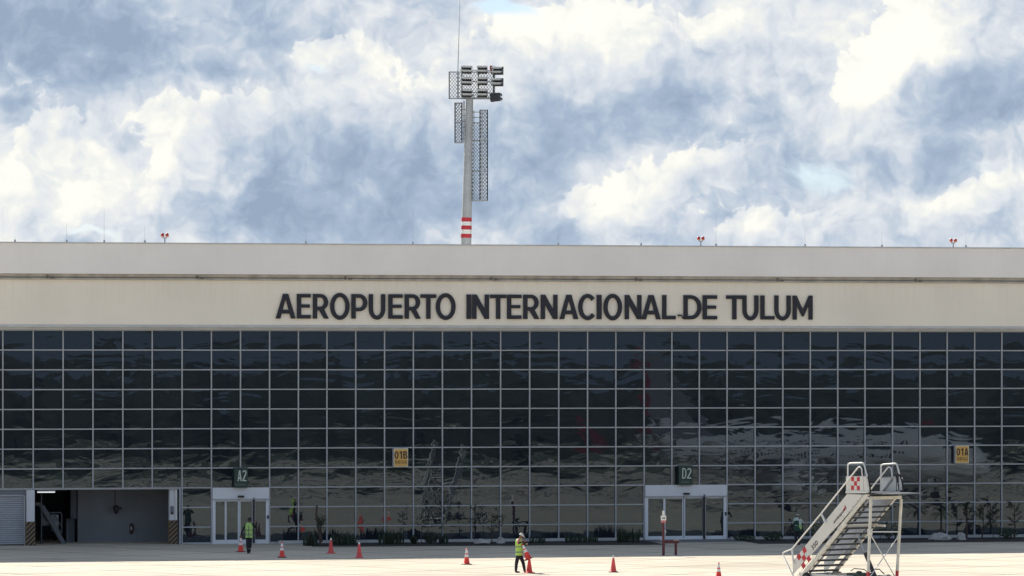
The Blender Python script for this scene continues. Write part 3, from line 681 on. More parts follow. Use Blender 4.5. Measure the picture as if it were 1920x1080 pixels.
def cage(x0, x1, y0, y1, py1, py0, rails=(), posts=(), sp=.17):
    z0, z1 = mz_(py0), mz_(py1); mb = MB()
    X0, X1 = mx_(x0), mx_(x1)
    mesh_panel(mb, (X0, y0, z0), (X1, y0, z0), (X1, y0, z1), (X0, y0, z1), sp)
    mesh_panel(mb, (X0, y1, z0), (X1, y1, z0), (X1, y1, z1), (X0, y1, z1), sp)
    mesh_panel(mb, (X0, y0, z0), (X0, y1, z0), (X0, y1, z1), (X0, y0, z1), sp)
    mesh_panel(mb, (X1, y0, z0), (X1, y1, z0), (X1, y1, z1), (X1, y0, z1), sp)
    for py in rails:
        z = mz_(py); mb.bar((X0, y0, z), (X1, y0, z), .07, .07).bar((X0, y1, z), (X1, y1, z), .07, .07).bar((X0, y0, z), (X0, y1, z), .07, .07).bar((X1, y0, z), (X1, y1, z), .07, .07)
    for px in posts: mb.bar((mx_(px), y0 - .02, z0), (mx_(px), y0 - .02, z1), .11, .07)
    return mb
cage(842, 925, .45, .5, 134, 184, posts=(858.5,), sp=.18).build('upper_mesh_screen', M_STEEL, mast)
cage(853, 866, -.1, .5, 193, 267, rails=(229,), sp=.17).build('left_mesh_cage', M_STEEL, mast)
cage(900, 914, -.4, .4, 207, 376, rails=(263, 320), posts=(904,), sp=.18).build('right_mesh_cage', M_STEEL, mast)
cage(885, 900, .3, .35, 230, 376, rails=(263, 320), sp=.18).build('right_mesh_screen', M_STEEL, mast)
lm = MB()
for px in (868.5, 871): lm.bar((mx_(px), .45, mz_(268)), (mx_(px), .45, mz_(188)), .05, .05)
for py in range(205, 262, 11): lm.bar((mx_(866), .3, mz_(py)), (mx_(874), .3, mz_(py)), .04, .04)
for py in (210, 220, 230): lm.bar((mx_(884), .1, mz_(py)), (mx_(901), .1, mz_(py)), .05, .05)
lm.bar((mx_(888.5), .1, mz_(207)), (mx_(888.5), .1, mz_(376)), .05, .05)
lm.build('access_ladder', M_STEEL, mast)
# cross arms
am = MB()
for py in (131, 152, 173): am.bar((mx_(862), .0, mz_(py)), (mx_(940), -.05, mz_(py + 2)), .06, .05)
for px in (866, 897, 927): am.bar((mx_(px), -.05, mz_(124)), (mx_(px), -.05, mz_(184)), .09, .09)
am.bar((mx_(881), 0, mz_(188)), (mx_(881), 0, mz_(168)), .30, .30)
am.bar((mx_(874), -.02, mz_(186)), (mx_(889), -.02, mz_(178)), .12, .12).bar((mx_(866), .2, mz_(184)), (mx_(926), .2, mz_(184)), .10, .12)
am.build('cross_arm', M_STEEL, mast)
M_LENSVISOR = mat('lens_and_lit_visor', (.50, .51, .50), .25, var=.1)
def flood(cx, ytop, n, tilt, yaw=0.0):
    r = MB().box((-.29, .02, -n * .25), (.29, .30, 0)).build('floodlight', M_DARK, mast, loc=(mx_(cx), -.42, mz_(ytop)))
    r.rotation_euler = (0, R(tilt), R(yaw))
    for k in range(n):
        z = -.03 - k * .25
        l = MB().add([(-.30, -.05, z - .13), (.30, -.05, z - .13), (.30, .012, z - .03), (-.30, .012, z - .03)], [(0, 1, 2, 3)]).box((-.30, .013, z - .10), (.30, .018, z)).build('lens', M_LENSVISOR, r)
        v = MB().add([(-.32, -.30, z - .06), (.32, -.30, z - .06), (.32, .02, z + .03), (-.32, .02, z + .03), (-.32, -.30, z - .085), (.32, -.30, z - .085), (.32, .02, z + .005), (-.32, .02, z + .005)],
                     [(0, 1, 2, 3), (4, 7, 6, 5), (0, 4, 5, 1), (1, 5, 6, 2), (3, 2, 6, 7), (0, 3, 7, 4)]).box((-.29, -.31, z - .11), (.29, -.29, z - .01)).build('visor', M_LENSVISOR, r)  # visor in pale lens grey: its sunlit top put into the colour
        MB().add([(-.32, -.18, z - .16), (-.32, .02, z - .22), (-.32, .02, z + .0), (-.32, -.29, z - .087)], [(0, 1, 2, 3)]).add([(.32, -.18, z - .16), (.32, .02, z - .22), (.32, .02, z + .0), (.32, -.29, z - .087)], [(0, 1, 2, 3)]).build('side_plate', M_DARK, r, fix=False)
    return r
for cx, ys, yw in ((875.5, (123.5, 145, 167.5), 8), (904.5, (123.5, 145, 167.5), -4), (933, (125.5, 147), -18)):
    for y in ys: flood(cx, y, 2, 1, yw)
flood(929.5, 176, 2, 6, 160)
MB().tube([(0, 0, 0), (0, 0, .25)], .09, 8).tube([(0, 0, -.25), (0, 0, 0)], .03, 6).build('warning_lamp', M_BEAC, mast, loc=(mx_(921), -.1, mz_(131)))
MB().tube([(mx_(858.3), .45, mz_(184)), (mx_(858.3), .45, mz_(133))], .045, 6).tube([(mx_(858.3), .45, mz_(133)), (mx_(862.5), .45, mz_(-8))], .028, 6, r2=.010).build('lightning_spike', M_STEEL, mast)

# ------------------------------------------------------------------ passenger boarding stairs
PHI = R(36); YS = 172.9
SO = Vector(((1632 - 960) / F * YS, YS, 0)); SA = Vector((math.sin(PHI), -math.cos(PHI), 0)); SW = Vector((math.cos(PHI), math.sin(PHI), 0)); WID = 1.63
def S(px, py, yl=0.0):          # picture point -> local x (uphill) and z in the plane yl across the stairs
    x = hit(px, SO + SW * yl, SA); P = SO + SW * yl + SA * x
    return x, HC - (py - HY) / F * P.y
def S3(px, py, yl=0.0): x, z = S(px, py, yl); return (x, yl, z)
def Q(a, b): return 1440 + a / 4, 840 + b / 4      # from the enlarged study of the photograph
stairs = empty('boarding_stairs', SO, math.atan2(SA.y, SA.x))
tag(stairs, 'white mobile passenger boarding stairs with red checkered panels parked on the apron', 'boarding stairs')
SP = lambda n, mb, m, p=stairs, **k: mb.build(n, m, p, **k)
def slope_line(qa, qb, yl): 
    (xa, za), (xb_, zb_) = S(*Q(*qa), yl), S(*Q(*qb), yl); k = (zb_ - za) / (xb_ - xa); return lambda x: za + k * (x - xa)
lo = slope_line((245, 945), (735, 345), 0)            # lower edge of the side panel
up = slope_line((195, 850), (600, 345), 0)
x_hi0, z_hi0 = S(*Q(600, 345)); x_hi1, _ = S(*Q(735, 345)); x_lo, z_lo = S(*Q(195, 850))
x_foot = x_lo - .02; KS = (lo(1) - lo(0)) ; ang = math.atan(KS)
# end of the lower flight near the ground
x_end = x_lo - .25
def side_panel(yl):
    poly = [(x_lo - .05, lo(x_lo - .05) if lo(x_lo) > .3 else .3), (x_hi1, z_hi0), (x_hi0, z_hi0), (x_lo, z_lo)]
    poly = [(x_lo - .02, max(.35, lo(x_lo))), (x_hi1, z_hi0), (x_hi0, z_hi0), (x_lo - .02, z_lo)]
    return MB().prism(poly, .04, y0=yl - .02)
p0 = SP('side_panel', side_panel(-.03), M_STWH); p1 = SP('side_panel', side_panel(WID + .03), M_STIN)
# bolts and dirt along the lower edge
bm_ = MB()
for i in range(15):
    x = x_lo + .4 + i * (x_hi1 - x_lo - .6) / 14; bm_.box((x - .015, -.056, lo(x) + .10), (x + .015, -.051, lo(x) + .13))
bm_.build('bolt_row', M_DARK, p0)
mb = MB(); 
d0 = Vector((1, 0, KS)).normalized()
mb.bar((x_lo + .2, -.054, lo(x_lo + .2) + .035), (x_hi1 - .1, -.054, lo(x_hi1 - .1) + .035), .006, .014)
mb.build('dirty_seam', M_DARK, p0)
def checker(parent, c, ux, uz, size, yl):      # five red squares set like the five on a die, middle ones touching at corners
    mb = MB(); ux = Vector(ux); uz = Vector(uz); c = Vector(c); h = size / 2
    for i, k in ((-1, -1), (1, -1), (0, 0), (-1, 1), (1, 1)):
        q = c + ux * (i * size) + uz * (k * size)
        mb.add([(p.x, yl, p.z) for p in (q - ux * h - uz * h, q + ux * h - uz * h, q + ux * h + uz * h, q - ux * h + uz * h)], [(0, 1, 2, 3)])
        mb.add([(p.x, yl + .003, p.z) for p in (q - ux * h - uz * h, q + ux * h - uz * h, q + ux * h + uz * h, q - ux * h + uz * h)], [(3, 2, 1, 0)])
    mb.build('checker_emblem', M_RED, parent)
cx, cz = S(*Q(277, 824)); dd = math.atan2(*( (S(*Q(305, 824))[1] - S(*Q(277, 795))[1]), 1)) if False else R(38)
# squares of the lower emblem follow the slope of the panel
e1 = Vector((math.cos(ang), 0, math.sin(ang))); e2 = Vector((-math.sin(ang), 0, math.cos(ang)))
checker(p0, (cx, 0, cz), e1, e2, .225, -.056)
txt = Matrix.Rotation(-ang, 4, 'Y')
x_, z_ = S(*Q(548, 505)); text_mesh('lettering', 'swissport', 1.02, .16, M_BLACK, p0, (x_, -.056, z_), .006, bold=.015, rot=txt)
x_, z_ = S(*Q(581, 457)); 
em = MB().prism([(x_ - .07, z_ - .12), (x_ + .04, z_ - .07), (x_ + .08, z_ + .13), (x_ + .02, z_ + .16), (x_ - .01, z_ + .04), (x_ - .08, z_ + .0)], .004, y0=-.056).build('tail_emblem', M_RED, p0)
x_, z_ = S(*Q(357, 728)); text_mesh('number', '350', .46, .20, M_DARK, p0, (x_, -.056, z_), .006, bold=.01, rot=txt)
# stringers: a box section under each side panel, two flights
xm, zm = S(*Q(548, 640)); xt_, zt_ = S(*Q(760, 372)); xe, ze = S(*Q(285, 950))
def stringer(yl, m1, m2):
    mb = MB(); off = -.10
    mb.bar((xm - .15, yl, lo(xm - .15) + off), (xt_, yl, lo(xt_) + off), .07, .15)
    mb.bar((xe - .95, yl, lo(xe - .95) + off - .06), (xm + .3, yl, lo(xm + .3) + off - .06), .09, .17)
    return SP('stringer', mb, m1)
stringer(0, M_CREAM, M_CREAM); stringer(WID, M_CREAM, M_CREAM)
mb = MB()
for y in (.16, WID - .16): mb.bar((xe - .9, y, lo(xe - .9) - .28), (xt_ - .1, y, lo(xt_ - .1) - .24), .05, .07)
SP('inner_rail', mb, M_STEEL)
# treads, one mesh each: dark with a pale worn nose
z = S(*Q(640, 432))[1] ; rise = .228; zt0 = z
k = 0
while z > .30:
    x = (z - lo(0)) / KS + .07
    t = MB().box((x - .02, .05, z - .080), (x + .30, WID - .05, z - .005)).build('tread', M_DARK, stairs)
    MB().box((x - .045, .05, z - .06), (x - .022, WID - .05, z - .008)).build('tread_nosing', M_BLACK, t)
    z -= rise; k += 1
# platform deck and the frame under it
zdk = S(*Q(880, 332), WID / 2)[1]
xA = S(*Q(597, 330))[0]; xB = S(*Q(765, 330))[0]; xR0 = S(*Q(845, 330), WID)[0]; xR1 = S(*Q(1005, 330), WID)[0]
xF = S(*Q(1155, 328), WID)[0]
SP('platform_deck', MB().box((x_hi0 + .2, -.06, zdk - .07), (xR1 + .1, WID + .06, zdk)), M_DARK)
SP('sliding_lip', MB().box((xR1 + .1, .05, zdk - .055), (xF, WID + .03, zdk - .01)), mat('lip_grey', (.12, .13, .14), .6))
zf = S(*Q(880, 380), 0)[1]
mb = MB().bar((0.0, 0, zf), (0.0, WID, zf), .12, .13).bar((-.05, 0, zf), (-1.3, 0, zf), .08, .10).bar((-.05, WID, zf), (-1.3, WID, zf), .08, .10)
SP('platform_frame', mb, M_CREAM)
mb = MB()
for y in (.42, .52, .6): mb.box((-.12, y - .03, zf + .05), (.04, y + .03, zdk - .06))
mb.box((-.1, .2, zf + .06), (.0, WID - .1, zf + .12)); SP('hinge', mb, M_DARK)
# guard boxes, hoops, bumpers
def guard(yl, qa, qb, out):
    (xa, za), (xb2, zb2) = S(*Q(*qa), yl), S(*Q(*qb), yl)      # lower-left, lower-right
    return xa, xb2
gp = SP('guard_panel', MB().prism([(S(*Q(a, b))) for a, b in ((595, 338), (764, 332), (742, 212), (595, 212))], .045, y0=-.07), M_STWH)
c_ = S(*Q(666, 266)); checker(gp, (c_[0], 0, c_[1]), (1, 0, 0), (0, 0, 1), (S(*Q(700, 266))[0] - S(*Q(635, 266))[0]) / 3, -.075)
MB().prism([(S(*Q(a, b))) for a, b in ((595, 340), (764, 338), (763, 324), (595, 322))], .02, y0=-.095).build('sill_strip', M_STWH, gp)
gp2 = SP('guard_panel', MB().prism([(S(*Q(a, b), WID)) for a, b in ((847, 332), (968, 328), (955, 214), (847, 222))], .045, y0=WID + .02), M_STWH)
mb = MB().bar(S3(*Q(858, 326), WID - .02), S3(*Q(930, 232), WID - .02), .04, .06).bar(S3(*Q(846, 222), WID - .01), S3(*Q(958, 216), WID - .01), .05, .04); mb.build('panel_brace', M_STEEL, gp2)
SP('front_shield', MB().prism([(S(*Q(a, b), WID)) for a, b in ((982, 326), (1008, 324), (1000, 222), (978, 214))], .05, y0=WID + .02), M_STWH)
def hoop(pts, yl, r=.032): return SP('guard_rail', MB().tube([S3(*Q(a, b), yl) for a, b in pts], r, 8), M_WHITE)
hoop([(599, 338), (599, 140), (602, 122), (612, 114), (700, 111), (714, 113), (720, 122), (745, 215), (762, 330)], -.05)
hoop([(846, 330), (847, 145), (850, 130), (862, 123), (950, 116), (962, 118), (968, 128), (985, 195)], WID + .05)
def handrail(pts, yl, r=.030, post=()):
    mb = MB().tube([S3(*Q(a, b), yl) for a, b in pts], r, 8)
    for pa, pb in post: mb.tube([S3(*Q(*pa), yl), S3(*Q(*pb), yl)], .042, 8)
    return SP('handrail', mb, M_WHITE)
handrail([(712, 330), (708, 215), (703, 160), (697, 146), (686, 141), (676, 146), (600, 240), (400, 490), (180, 757), (120, 782), (112, 790), (114, 806), (190, 960), (208, 1010)], -.09, post=(((398, 488), (432, 562)), ((180, 757), (192, 870))))
hx = [(936, 330), (930, 215), (924, 158), (916, 145), (905, 143), (895, 150), (778, 300)]
x0_, z0_ = S(*Q(778, 300), WID); kk = KS
ptsR = [S3(*Q(a, b), WID + .06) for a, b in hx] + [(x0_ - 1.1, WID + .06, z0_ - 1.1 * KS), (x_lo + .1, WID + .06, lo(x_lo + .1) + .98 + .25), (x_lo - .3, WID + .06, lo(x_lo) + .9)]
SP('handrail', MB().tube(ptsR, .030, 8), M_WHITE)
SP('rubber_bumper', MB().tube([S3(*Q(a, b), -.05) for a, b in ((748, 214), (757, 250), (764, 290), (768, 338))], .035, 8).tube([S3(*Q(768, 338), -.05), S3(*Q(768, 350), .1)], .04, 6), M_RUB)
SP('rubber_bumper', MB().tube([S3(*Q(a, b), WID + .03) for a, b in ((966, 200), (990, 205), (1002, 235), (1012, 280), (1014, 326))], .038, 8).tube([S3(*Q(a, b), WID + .03) for a, b in ((966, 200), (965, 318), (1012, 322))], .03, 6), M_RUB)
# legs
def leg(qa, qb, yl, r=.055):
    a = Vector(S3(*Q(*qa), yl)); b = Vector(S3(*Q(*qb), yl)); d = (b - a).normalized(); f_ = a + d * ((a.z - .28) / -d.z)
    l = SP('leg', MB().bar(a, f_, r * 1.5, r * 1.7), M_CREAM)
    q = f_ - d * .36
    MB().bar(q, f_ + d * .06, r * 1.6, r * 1.9).build('red_foot', M_RED, l); MB().lathe([(0, 0), (.13, 0), (.13, .03), (.04, .06), (0, .06)], 12, c=(f_.x, f_.y, .10)).tube([(f_.x, f_.y, .12), f_], .03).build('foot_pad', M_DARK, l)
leg((772, 378), (750, 960), 0); leg((1000, 385), (967, 960), WID)
mb = MB()
def rod_(qa, ya, qb, yb, r=.022): mb.tube([S3(*Q(*qa), ya), S3(*Q(*qb), yb)], r, 6)
rod_((772, 655), 0, (958, 975), WID); rod_((982, 655), WID, (748, 990), 0); rod_((775, 628), 0, (985, 628), WID, .028)
SP('cross_brace', mb, M_WHITE)
xq, zq = S(*Q(765, 632))
SP('crossbeam', MB().bar((xm + .12, -.02, lo(xm) - .06), (xm + .12, WID + .02, lo(xm) - .06), .08, .10).bar((xm + .12, WID, lo(xm) - .06), (xm + .85, WID, lo(xm) - .06), .07, .09), M_WHITE)
SP('joint_plate', MB().box((xq - .09, -.06, zq - .12), (xq + .08, .06, zq + .14)), M_CREAM)
hp = [S3(*Q(a, b), WID * .35) for a, b in ((668, 645), (730, 790), (812, 985))]
st = SP('hydraulic_strut', MB().tube([hp[1], hp[2]], .085, 10), M_DARK); MB().tube([hp[0], hp[1]], .026, 8).build('piston_rod', M_STEEL, st)
# chassis with drawbar, wheels and hoses
xc0, xc1 = xe - .5, -.35
ch = SP('chassis', MB().box((xc0, .05, .30), (xc1, .17, .42)).box((xc0, WID - .17, .30), (xc1, WID - .05, .42)).box((xc0, .17, .32), (xc0 + .12, WID - .17, .40)).box((-1.3, .17, .32), (-1.18, WID - .17, .40)).box((xc1 - .12, .17, .32), (xc1, WID - .17, .40)), M_STWH)
for x in (xc0 + .6, xc1 - .5):
    for y in (-.06, WID + .06):
        w = MB().lathe([(.11, -.07), (.21, -.07), (.23, -.04), (.23, .04), (.21, .07), (.11, .07)], 20, c=(0, 0, 0)).build('wheel', M_RUB, stairs, loc=(x, y, .23)); w.rotation_euler = (R(90), 0, 0)
        MB().lathe([(0, -.04), (.11, -.055), (.11, .055), (0, .04)], 16).build('rim', M_WHITE, w)
mp = SP('pump_unit', MB().box((-1.9, .35, .36), (-1.15, 1.15, .52)).lathe([(0, 0), (.12, 0), (.12, .06), (.05, .09), (0, .09)], 12, c=(-1.4, .6, .52)), mat('pump_green', (.05, .075, .06), .6, var=.3))
MB().tube([(-1.15, .9, .55), (-.9, .95, .68), (-.6, 1.0, .70), (-.4, 1.1, .5)], .022, 8).tube([(-1.8, .5, .6), (-1.6, .5, .7), (-1.2, .7, .68), (-1.0, .8, .5)], .02, 8).build('hose', M_RUB, mp)

# ------------------------------------------------------------------ traffic cones
def make_cone(kind, z0=0):
    r = empty('traffic_cone', (0, 0, 0))
    Hh = .74; body = M_CONE if kind in ('two', 'plain') else M_CONEF
    rr = lambda z: .135 + (.028 - .135) * (z - .04) / (Hh - .04)
    MB().lathe([(rr(.04) + .03, .035), (rr(.06) + .004, .06), (rr(.4), .4), (rr(Hh), Hh), (rr(Hh) - .012, Hh), (.0, Hh - .03)], 20).build('cone_body', body, r)
    s = .19; mb = MB(); mb.add([(x, y, z) for z in (0, .034) for x, y in ((-s + .04, -s), (s - .04, -s), (s, -s + .04), (s, s - .04), (s - .04, s), (-s + .04, s), (-s, s - .04), (-s, -s + .04))], [tuple(range(8))[::-1], tuple(range(8, 16))] + [(i, (i + 1) % 8, (i + 1) % 8 + 8, i + 8) for i in range(8)])
    mb.build('cone_base', M_RUB if kind in ('two', 'one') else body, r)
    bands = {'two': ((.34, .46), (.51, .66)), 'one': ((.62, .735),), 'tip': ((.64, .735),), 'plain': ()}[kind]
    for a, b in bands: MB().lathe([(rr(a) + .003, a), (rr(b) + .003, b)], 20).build('reflective_band', M_REFL, r)
    return r
protos = {}
def cone(kind, px, py, lab, pos=None, rot=None, sc_=1.0):
    if kind not in protos: protos[kind] = r = make_cone(kind)
    else: r = copy_tree(protos[kind])
    r.location = ground(px, py) if pos is None else pos; r.scale = (sc_, sc_, sc_)
    r.rotation_euler = rot if rot else (0, 0, random.uniform(0, 1.5))
    tag(r, lab, 'traffic cone', 'orange traffic cones on the apron'); return r
cone('two', 451.5, 1035, 'orange cone with two white bands beside the worker at the left doorway')
cone('two', 528.8, 1045.5, 'orange cone with two white bands standing just right of the left doorway')
cone('tip', 620.5, 1037.5, 'faded orange cone with white tip by the dark shrub, left of another white tipped cone')
cone('tip', 673.5, 1046, 'faded orange cone with white tip standing at the edge of the building shadow')
cone('two', 875, 1058.5, 'orange cone with two white bands on sunlit apron left of the man with cap')
cu = cone('plain', 992.5, 1074, 'plain orange cone standing under the cone lifted by the man with the cap', sc_=.98)
cone('one', 1150, 1073, 'orange cone with white tip alone on sunlit apron right of the man with the cap')
cone('two', 1347.5, 1087, 'orange cone with two white bands cut off by the bottom edge of the photo')

# ------------------------------------------------------------------ guard frame and notice at the road edge
M_MAR = mat('maroon_steel', (.09, .012, .02), .5, var=.15)
gb = empty('guard_frame', ground(1242, 1041), TH * .3)
tag(gb, 'low maroon steel guard frame on the pavement in front of the right sliding door', 'guard rail')
MB().box((0, -.08, .56), (.78, .08, .70)).build('top_rail', M_MAR, gb)
for x in (.02, .60): MB().box((x - .02, -.07, 0), (x + .09, .07, .558)).build('post', M_MAR, gb)
MB().box((-.12, -.2, .702), (.1, .1, .73)).box((.52, -.15, .702), (.78, .09, .73)).build('sunlit_top_tint', mat('sunlit_maroon_pale', (.55, .42, .40), .5), gb)  # pale tops: sunlight on the maroon frame put into the colour
ns = empty('notice_post', ground(1243.8, 1041.8), TH * .3)
tag(ns, 'maroon post with small white and red notice in front of the right sliding door', 'notice post')
MB().box((-.055, -.05, 0), (.055, .05, 1.62)).build('post', M_MAR, ns)
pl = MB().box((-.125, -.075, 1.55), (.125, -.055, 1.90)).build('notice_plate', M_REFL, ns)
MB().box((-.124, -.080, 1.552), (.124, -.077, 1.665)).build('red_band', M_RED, pl)
text_mesh('lettering', 'ALTO', .19, .07, M_REFL, pl, (0, -.084, 1.61), .004)
MB().prism([(-.08, 1.755), (.02, 1.755), (.02, 1.72), (.09, 1.775), (.02, 1.83), (.02, 1.795), (-.08, 1.795)], .003, y0=-.080).build('arrow', M_BLACK, pl)
MB().box((-.055, -.07, 1.92), (.055, -.05, 2.12)).build('upper_plate', M_REFL, ns); MB().tube([(.08, -.06, 1.1), (.13, -.09, 1.12)], .03).box((.05, -.06, 1.05), (.12, -.02, 1.2)).build('latch', M_STEEL, ns)

# ------------------------------------------------------------------ planting bed under the glass
def bedpt(t, n, z=.008): p = ORG + U_ * t + V_ * n; return (p.x, p.y, z)
def bedseg(a, b, n0a, n0b): return MB().add([bedpt(a, n0a), bedpt(b, n0b), bedpt(b, -.12), bedpt(a, -.12)], [(0, 1, 2, 3)])
def front_n(px, py): p = ground(px, py); return (p - ORG).dot(V_)
bd = bedseg(T(562), DD[0] - .2, front_n(562, 1025.5), front_n(1200, 1022)).build('planting_bed', M_SOIL, fix=False); tag(bd, kind='structure')
bd2 = bedseg(DD[1] + .2, T1, front_n(1370, 1020.5), front_n(1920, 1016)).build('planting_bed', M_SOIL, fix=False); tag(bd2, kind='structure')
M_SILL = mat('sill_render', (.48, .48, .48), .8, var=.15)
P_('glass_plinth', MB().box((T(520), -.45, 0), (DD[0] - .15, -.105, .14)).box((DD[1] + .15, -.45, 0), (T1, -.105, .14)), M_SILL)
ld = MB().box((DD[0] - .2, -3.2, .004), (DD[1] + .2, -.25, .03)).build('paving', mat('landing_concrete', (.20, .20, .21), .85, var=.15), None, loc=ORG, rotz=TH); tag(ld, kind='structure')
rp = random.Random(11)
def at_glass(px, n): p = ORG + U_ * T(px, n) + V_ * n; return Vector((p.x, p.y, .005))
def grass_clump(px, n, wpx, h, lab, dens=60, m=M_LEAF):
    w = wpx / 37; mb = MB(); 
    for i in range(int(dens * w) + 20):
        x, y = rp.uniform(-w / 2, w / 2), rp.uniform(-.5, .5); a = rp.uniform(0, 6.28); L = h * rp.uniform(.45, 1.05); lean = rp.uniform(.05, .45) * L
        wd = rp.uniform(.012, .03); dx, dy = math.cos(a) * lean, math.sin(a) * lean; px_, py_ = -math.sin(a) * wd, math.cos(a) * wd
        mb.add([(x - px_, y - py_, 0), (x + px_, y + py_, 0), (x + dx * .4 + px_, y + dy * .4 + py_, L * .6), (x + dx * .4 - px_, y + dy * .4 - py_, L * .6), (x + dx, y + dy, L)], [(0, 1, 2, 3), (3, 2, 4)])
    o = mb.build('ornamental_grass', m, None, loc=at_glass(px, n), fix=False); tag(o, lab, 'plant'); return o
def shrub(px, n, wpx, h, lab, m=M_LEAF, name='shrub'):
    w = wpx / 37 / 2; r = empty(name, at_glass(px, n)); tag(r, lab, 'shrub'); mb = MB(); st_ = MB()
    for i in range(7):
        a = rp.uniform(0, 6.28); st_.tube([(0, 0, 0), (math.cos(a) * w * .5, math.sin(a) * w * .5, h * .6)], .018, 5, r2=.006)
    for i in range(260):
        while True:
            p = Vector([rp.uniform(-1, 1) for _ in range(3)])
            if .25 < p.length < 1: break
        c = Vector((p.x * w, p.y * w, h * .52 + p.z * h * .5)); s = rp.uniform(.04, .09); q = Vector([rp.uniform(-1, 1) for _ in range(3)]).normalized(); b = q.orthogonal().normalized()
        mb.add([c - q * s, c + b * s * .5, c + q * s, c - b * s * .5], [(0, 1, 2, 3)])
    st_.build('stem', M_BARK, r); mb.build('foliage', m, r, fix=False); return r
def sapling(px, n, h, lab, kind='twigs', m=M_LEAF2, trunk=.02, lean=0):
    r = empty('sapling', at_glass(px, n)); tag(r, lab, 'young tree'); tb = MB(); fb = MB()
    top = Vector((lean, 0, h * .62)); tb.tube([(0, 0, 0), (lean * .4 + .03, 0, h * .3), top, (lean * 1.1, 0, h * .95)], trunk, 6, r2=trunk * .3)
    for i in range(11):
        z = h * rp.uniform(.3, .95); a = rp.uniform(0, 6.28); L = h * rp.uniform(.12, .26); b = Vector((lean * z / h, 0, z)); e = b + Vector((math.cos(a) * L, math.sin(a) * L * .6, L * rp.uniform(.3, 1)))
        tb.tube([b, e], trunk * .4, 5, r2=trunk * .15)
        for k in range(9 if kind == 'twigs' else 22):
            c = b.lerp(e, rp.uniform(.4, 1.1)) + Vector([rp.uniform(-.07, .07) for _ in range(3)]); s = rp.uniform(.03, .07); q = Vector([rp.uniform(-1, 1) for _ in range(3)]).normalized(); o_ = q.orthogonal().normalized()
            fb.add([c - q * s, c + o_ * s * .5, c + q * s, c - o_ * s * .5], [(0, 1, 2, 3)])
    tb.build('trunk', M_BARK, r); fb.build('crown', m, r, fix=False); return r
def palm(px, n, h, lab, fr=11, L=.8):
    r = empty('young_palm', at_glass(px, n)); tag(r, lab, 'palm'); MB().tube([(0, 0, 0), (.03, 0, h * .5), (0, 0, h)], .06, 7, r2=.04).build('trunk', M_BARK, r); mb = MB()
    for i in range(fr):
        a = i / fr * 6.28 + rp.uniform(-.2, .2); el = rp.uniform(.2, 1.2); l = L * rp.uniform(.7, 1.1); p = Vector((0, 0, h)); d = Vector((math.cos(a) * math.cos(el), math.sin(a) * math.cos(el), math.sin(el))); pts = [p]
        for k in range(7): p = p + d * l / 7; d = (d + Vector((0, 0, -.22))).normalized(); pts.append(p)
        for k in range(1, 8):
            s = Vector((-math.sin(a), math.cos(a), 0)); w = l * .22 * math.sin(k / 8 * 3.1)
            for sg in (1, -1):
                e = pts[k] + s * sg * w + (pts[k] - pts[k - 1]) * .8 + Vector((0, 0, -.03)); mb.add([pts[k - 1], pts[k], e], [(0, 1, 2)])
    mb.build('frond', M_LEAF, r, fix=False); return r
def rock(px, n, wpx, h, lab, seed, d=.7):
    w = wpx / 37 / 2; bm = bmesh.new(); bmesh.ops.create_icosphere(bm, subdivisions=3, radius=1)
    for v in bm.verts:
        k = 1 + .35 * noise.noise(v.co * 1.3 + Vector((seed, 0, 0))) + .12 * noise.noise(v.co * 4 + Vector((seed, 3, 0)))
        v.co = Vector((v.co.x * w * k, v.co.y * d * .5 * k, max(-.12, v.co.z * k) * h * .95))
    me = bpy.data.meshes.new('boulder'); bm.to_mesh(me); bm.free(); me.materials.append(M_ROCK); o = bpy.data.objects.new('boulder', me); COL.objects.link(o); o.location = at_glass(px, n) + Vector((0, 0, .06)); tag(o, lab, 'rock'); return o
# dark leaning tree by the left end of the bed
dt = empty('bare_tree', at_glass(597, -3.6)); tag(dt, 'dark crooked bare tree at the left end of the planting bed', 'tree')
MB().tube([(.1, 0, 0), (.07, 0, .5), (-.02, 0, .95), (-.03, 0, 1.2), (.12, 0, 1.05), (.1, .02, .6), (.18, .05, .2)], .06, 7, r2=.05).tube([(-.03, 0, 1.1), (-.10, 0, 1.5), (-.07, 0, 2.02)], .06, 7, r2=.045).tube([(-.45, 0, 0), (-.42, 0, .65), (-.1, 0, .68)], .05, 6).tube([(.0, 0, 1.35), (.22, .0, 1.45), (.42, 0, 1.5)], .04, 6, r2=.012).tube([(.12, 0, 1.05), (.3, 0, 1.25), (.28, 0, 1.5)], .05, 6, r2=.02).build('trunk', M_BARK, dt)
fb = MB()
for i in range(120):
    c = Vector((.12 + rp.gauss(0, .12), rp.gauss(0, .1), 1.2 + rp.gauss(0, .14))); s = rp.uniform(.03, .08); q = Vector([rp.uniform(-1, 1) for _ in range(3)]).normalized(); o_ = q.orthogonal().normalized(); fb.add([c - q * s, c + o_ * s * .5, c + q * s, c - o_ * s * .5], [(0, 1, 2, 3)])
fb.build('crown', M_LEAF, dt, fix=False)
grass_clump(582, -3.2, 26, .75, 'dark grass tuft around the foot of the crooked bare tree', 90)
grass_clump(645, -2.6, 44, .72, 'wide dark grass clump behind the two white tipped cones', 80)
grass_clump(734, -2.4, 46, .78, 'wide dark grass clump just right of the white tipped cones', 110)
shrub(776, -2.2, 15, .42, 'tiny round bush right of the wide grass clump')
shrub(808, -2.4, 26, .62, 'small round dark bush below the yellow 01B sign, right of the tiny one')
grass_clump(832, -2.2, 18, .5, 'short grass tuft right of the small round dark bush')
sapling(790, -2.6, 1.5, 'thin young tree standing between the two small round bushes')
sapling(827, -2.0, 1.9, 'thin young tree with few leaves just right of the small round bush', lean=.1)
sapling(889, -2.0, 1.9, 'feathery young tree left of the flat pale boulder')
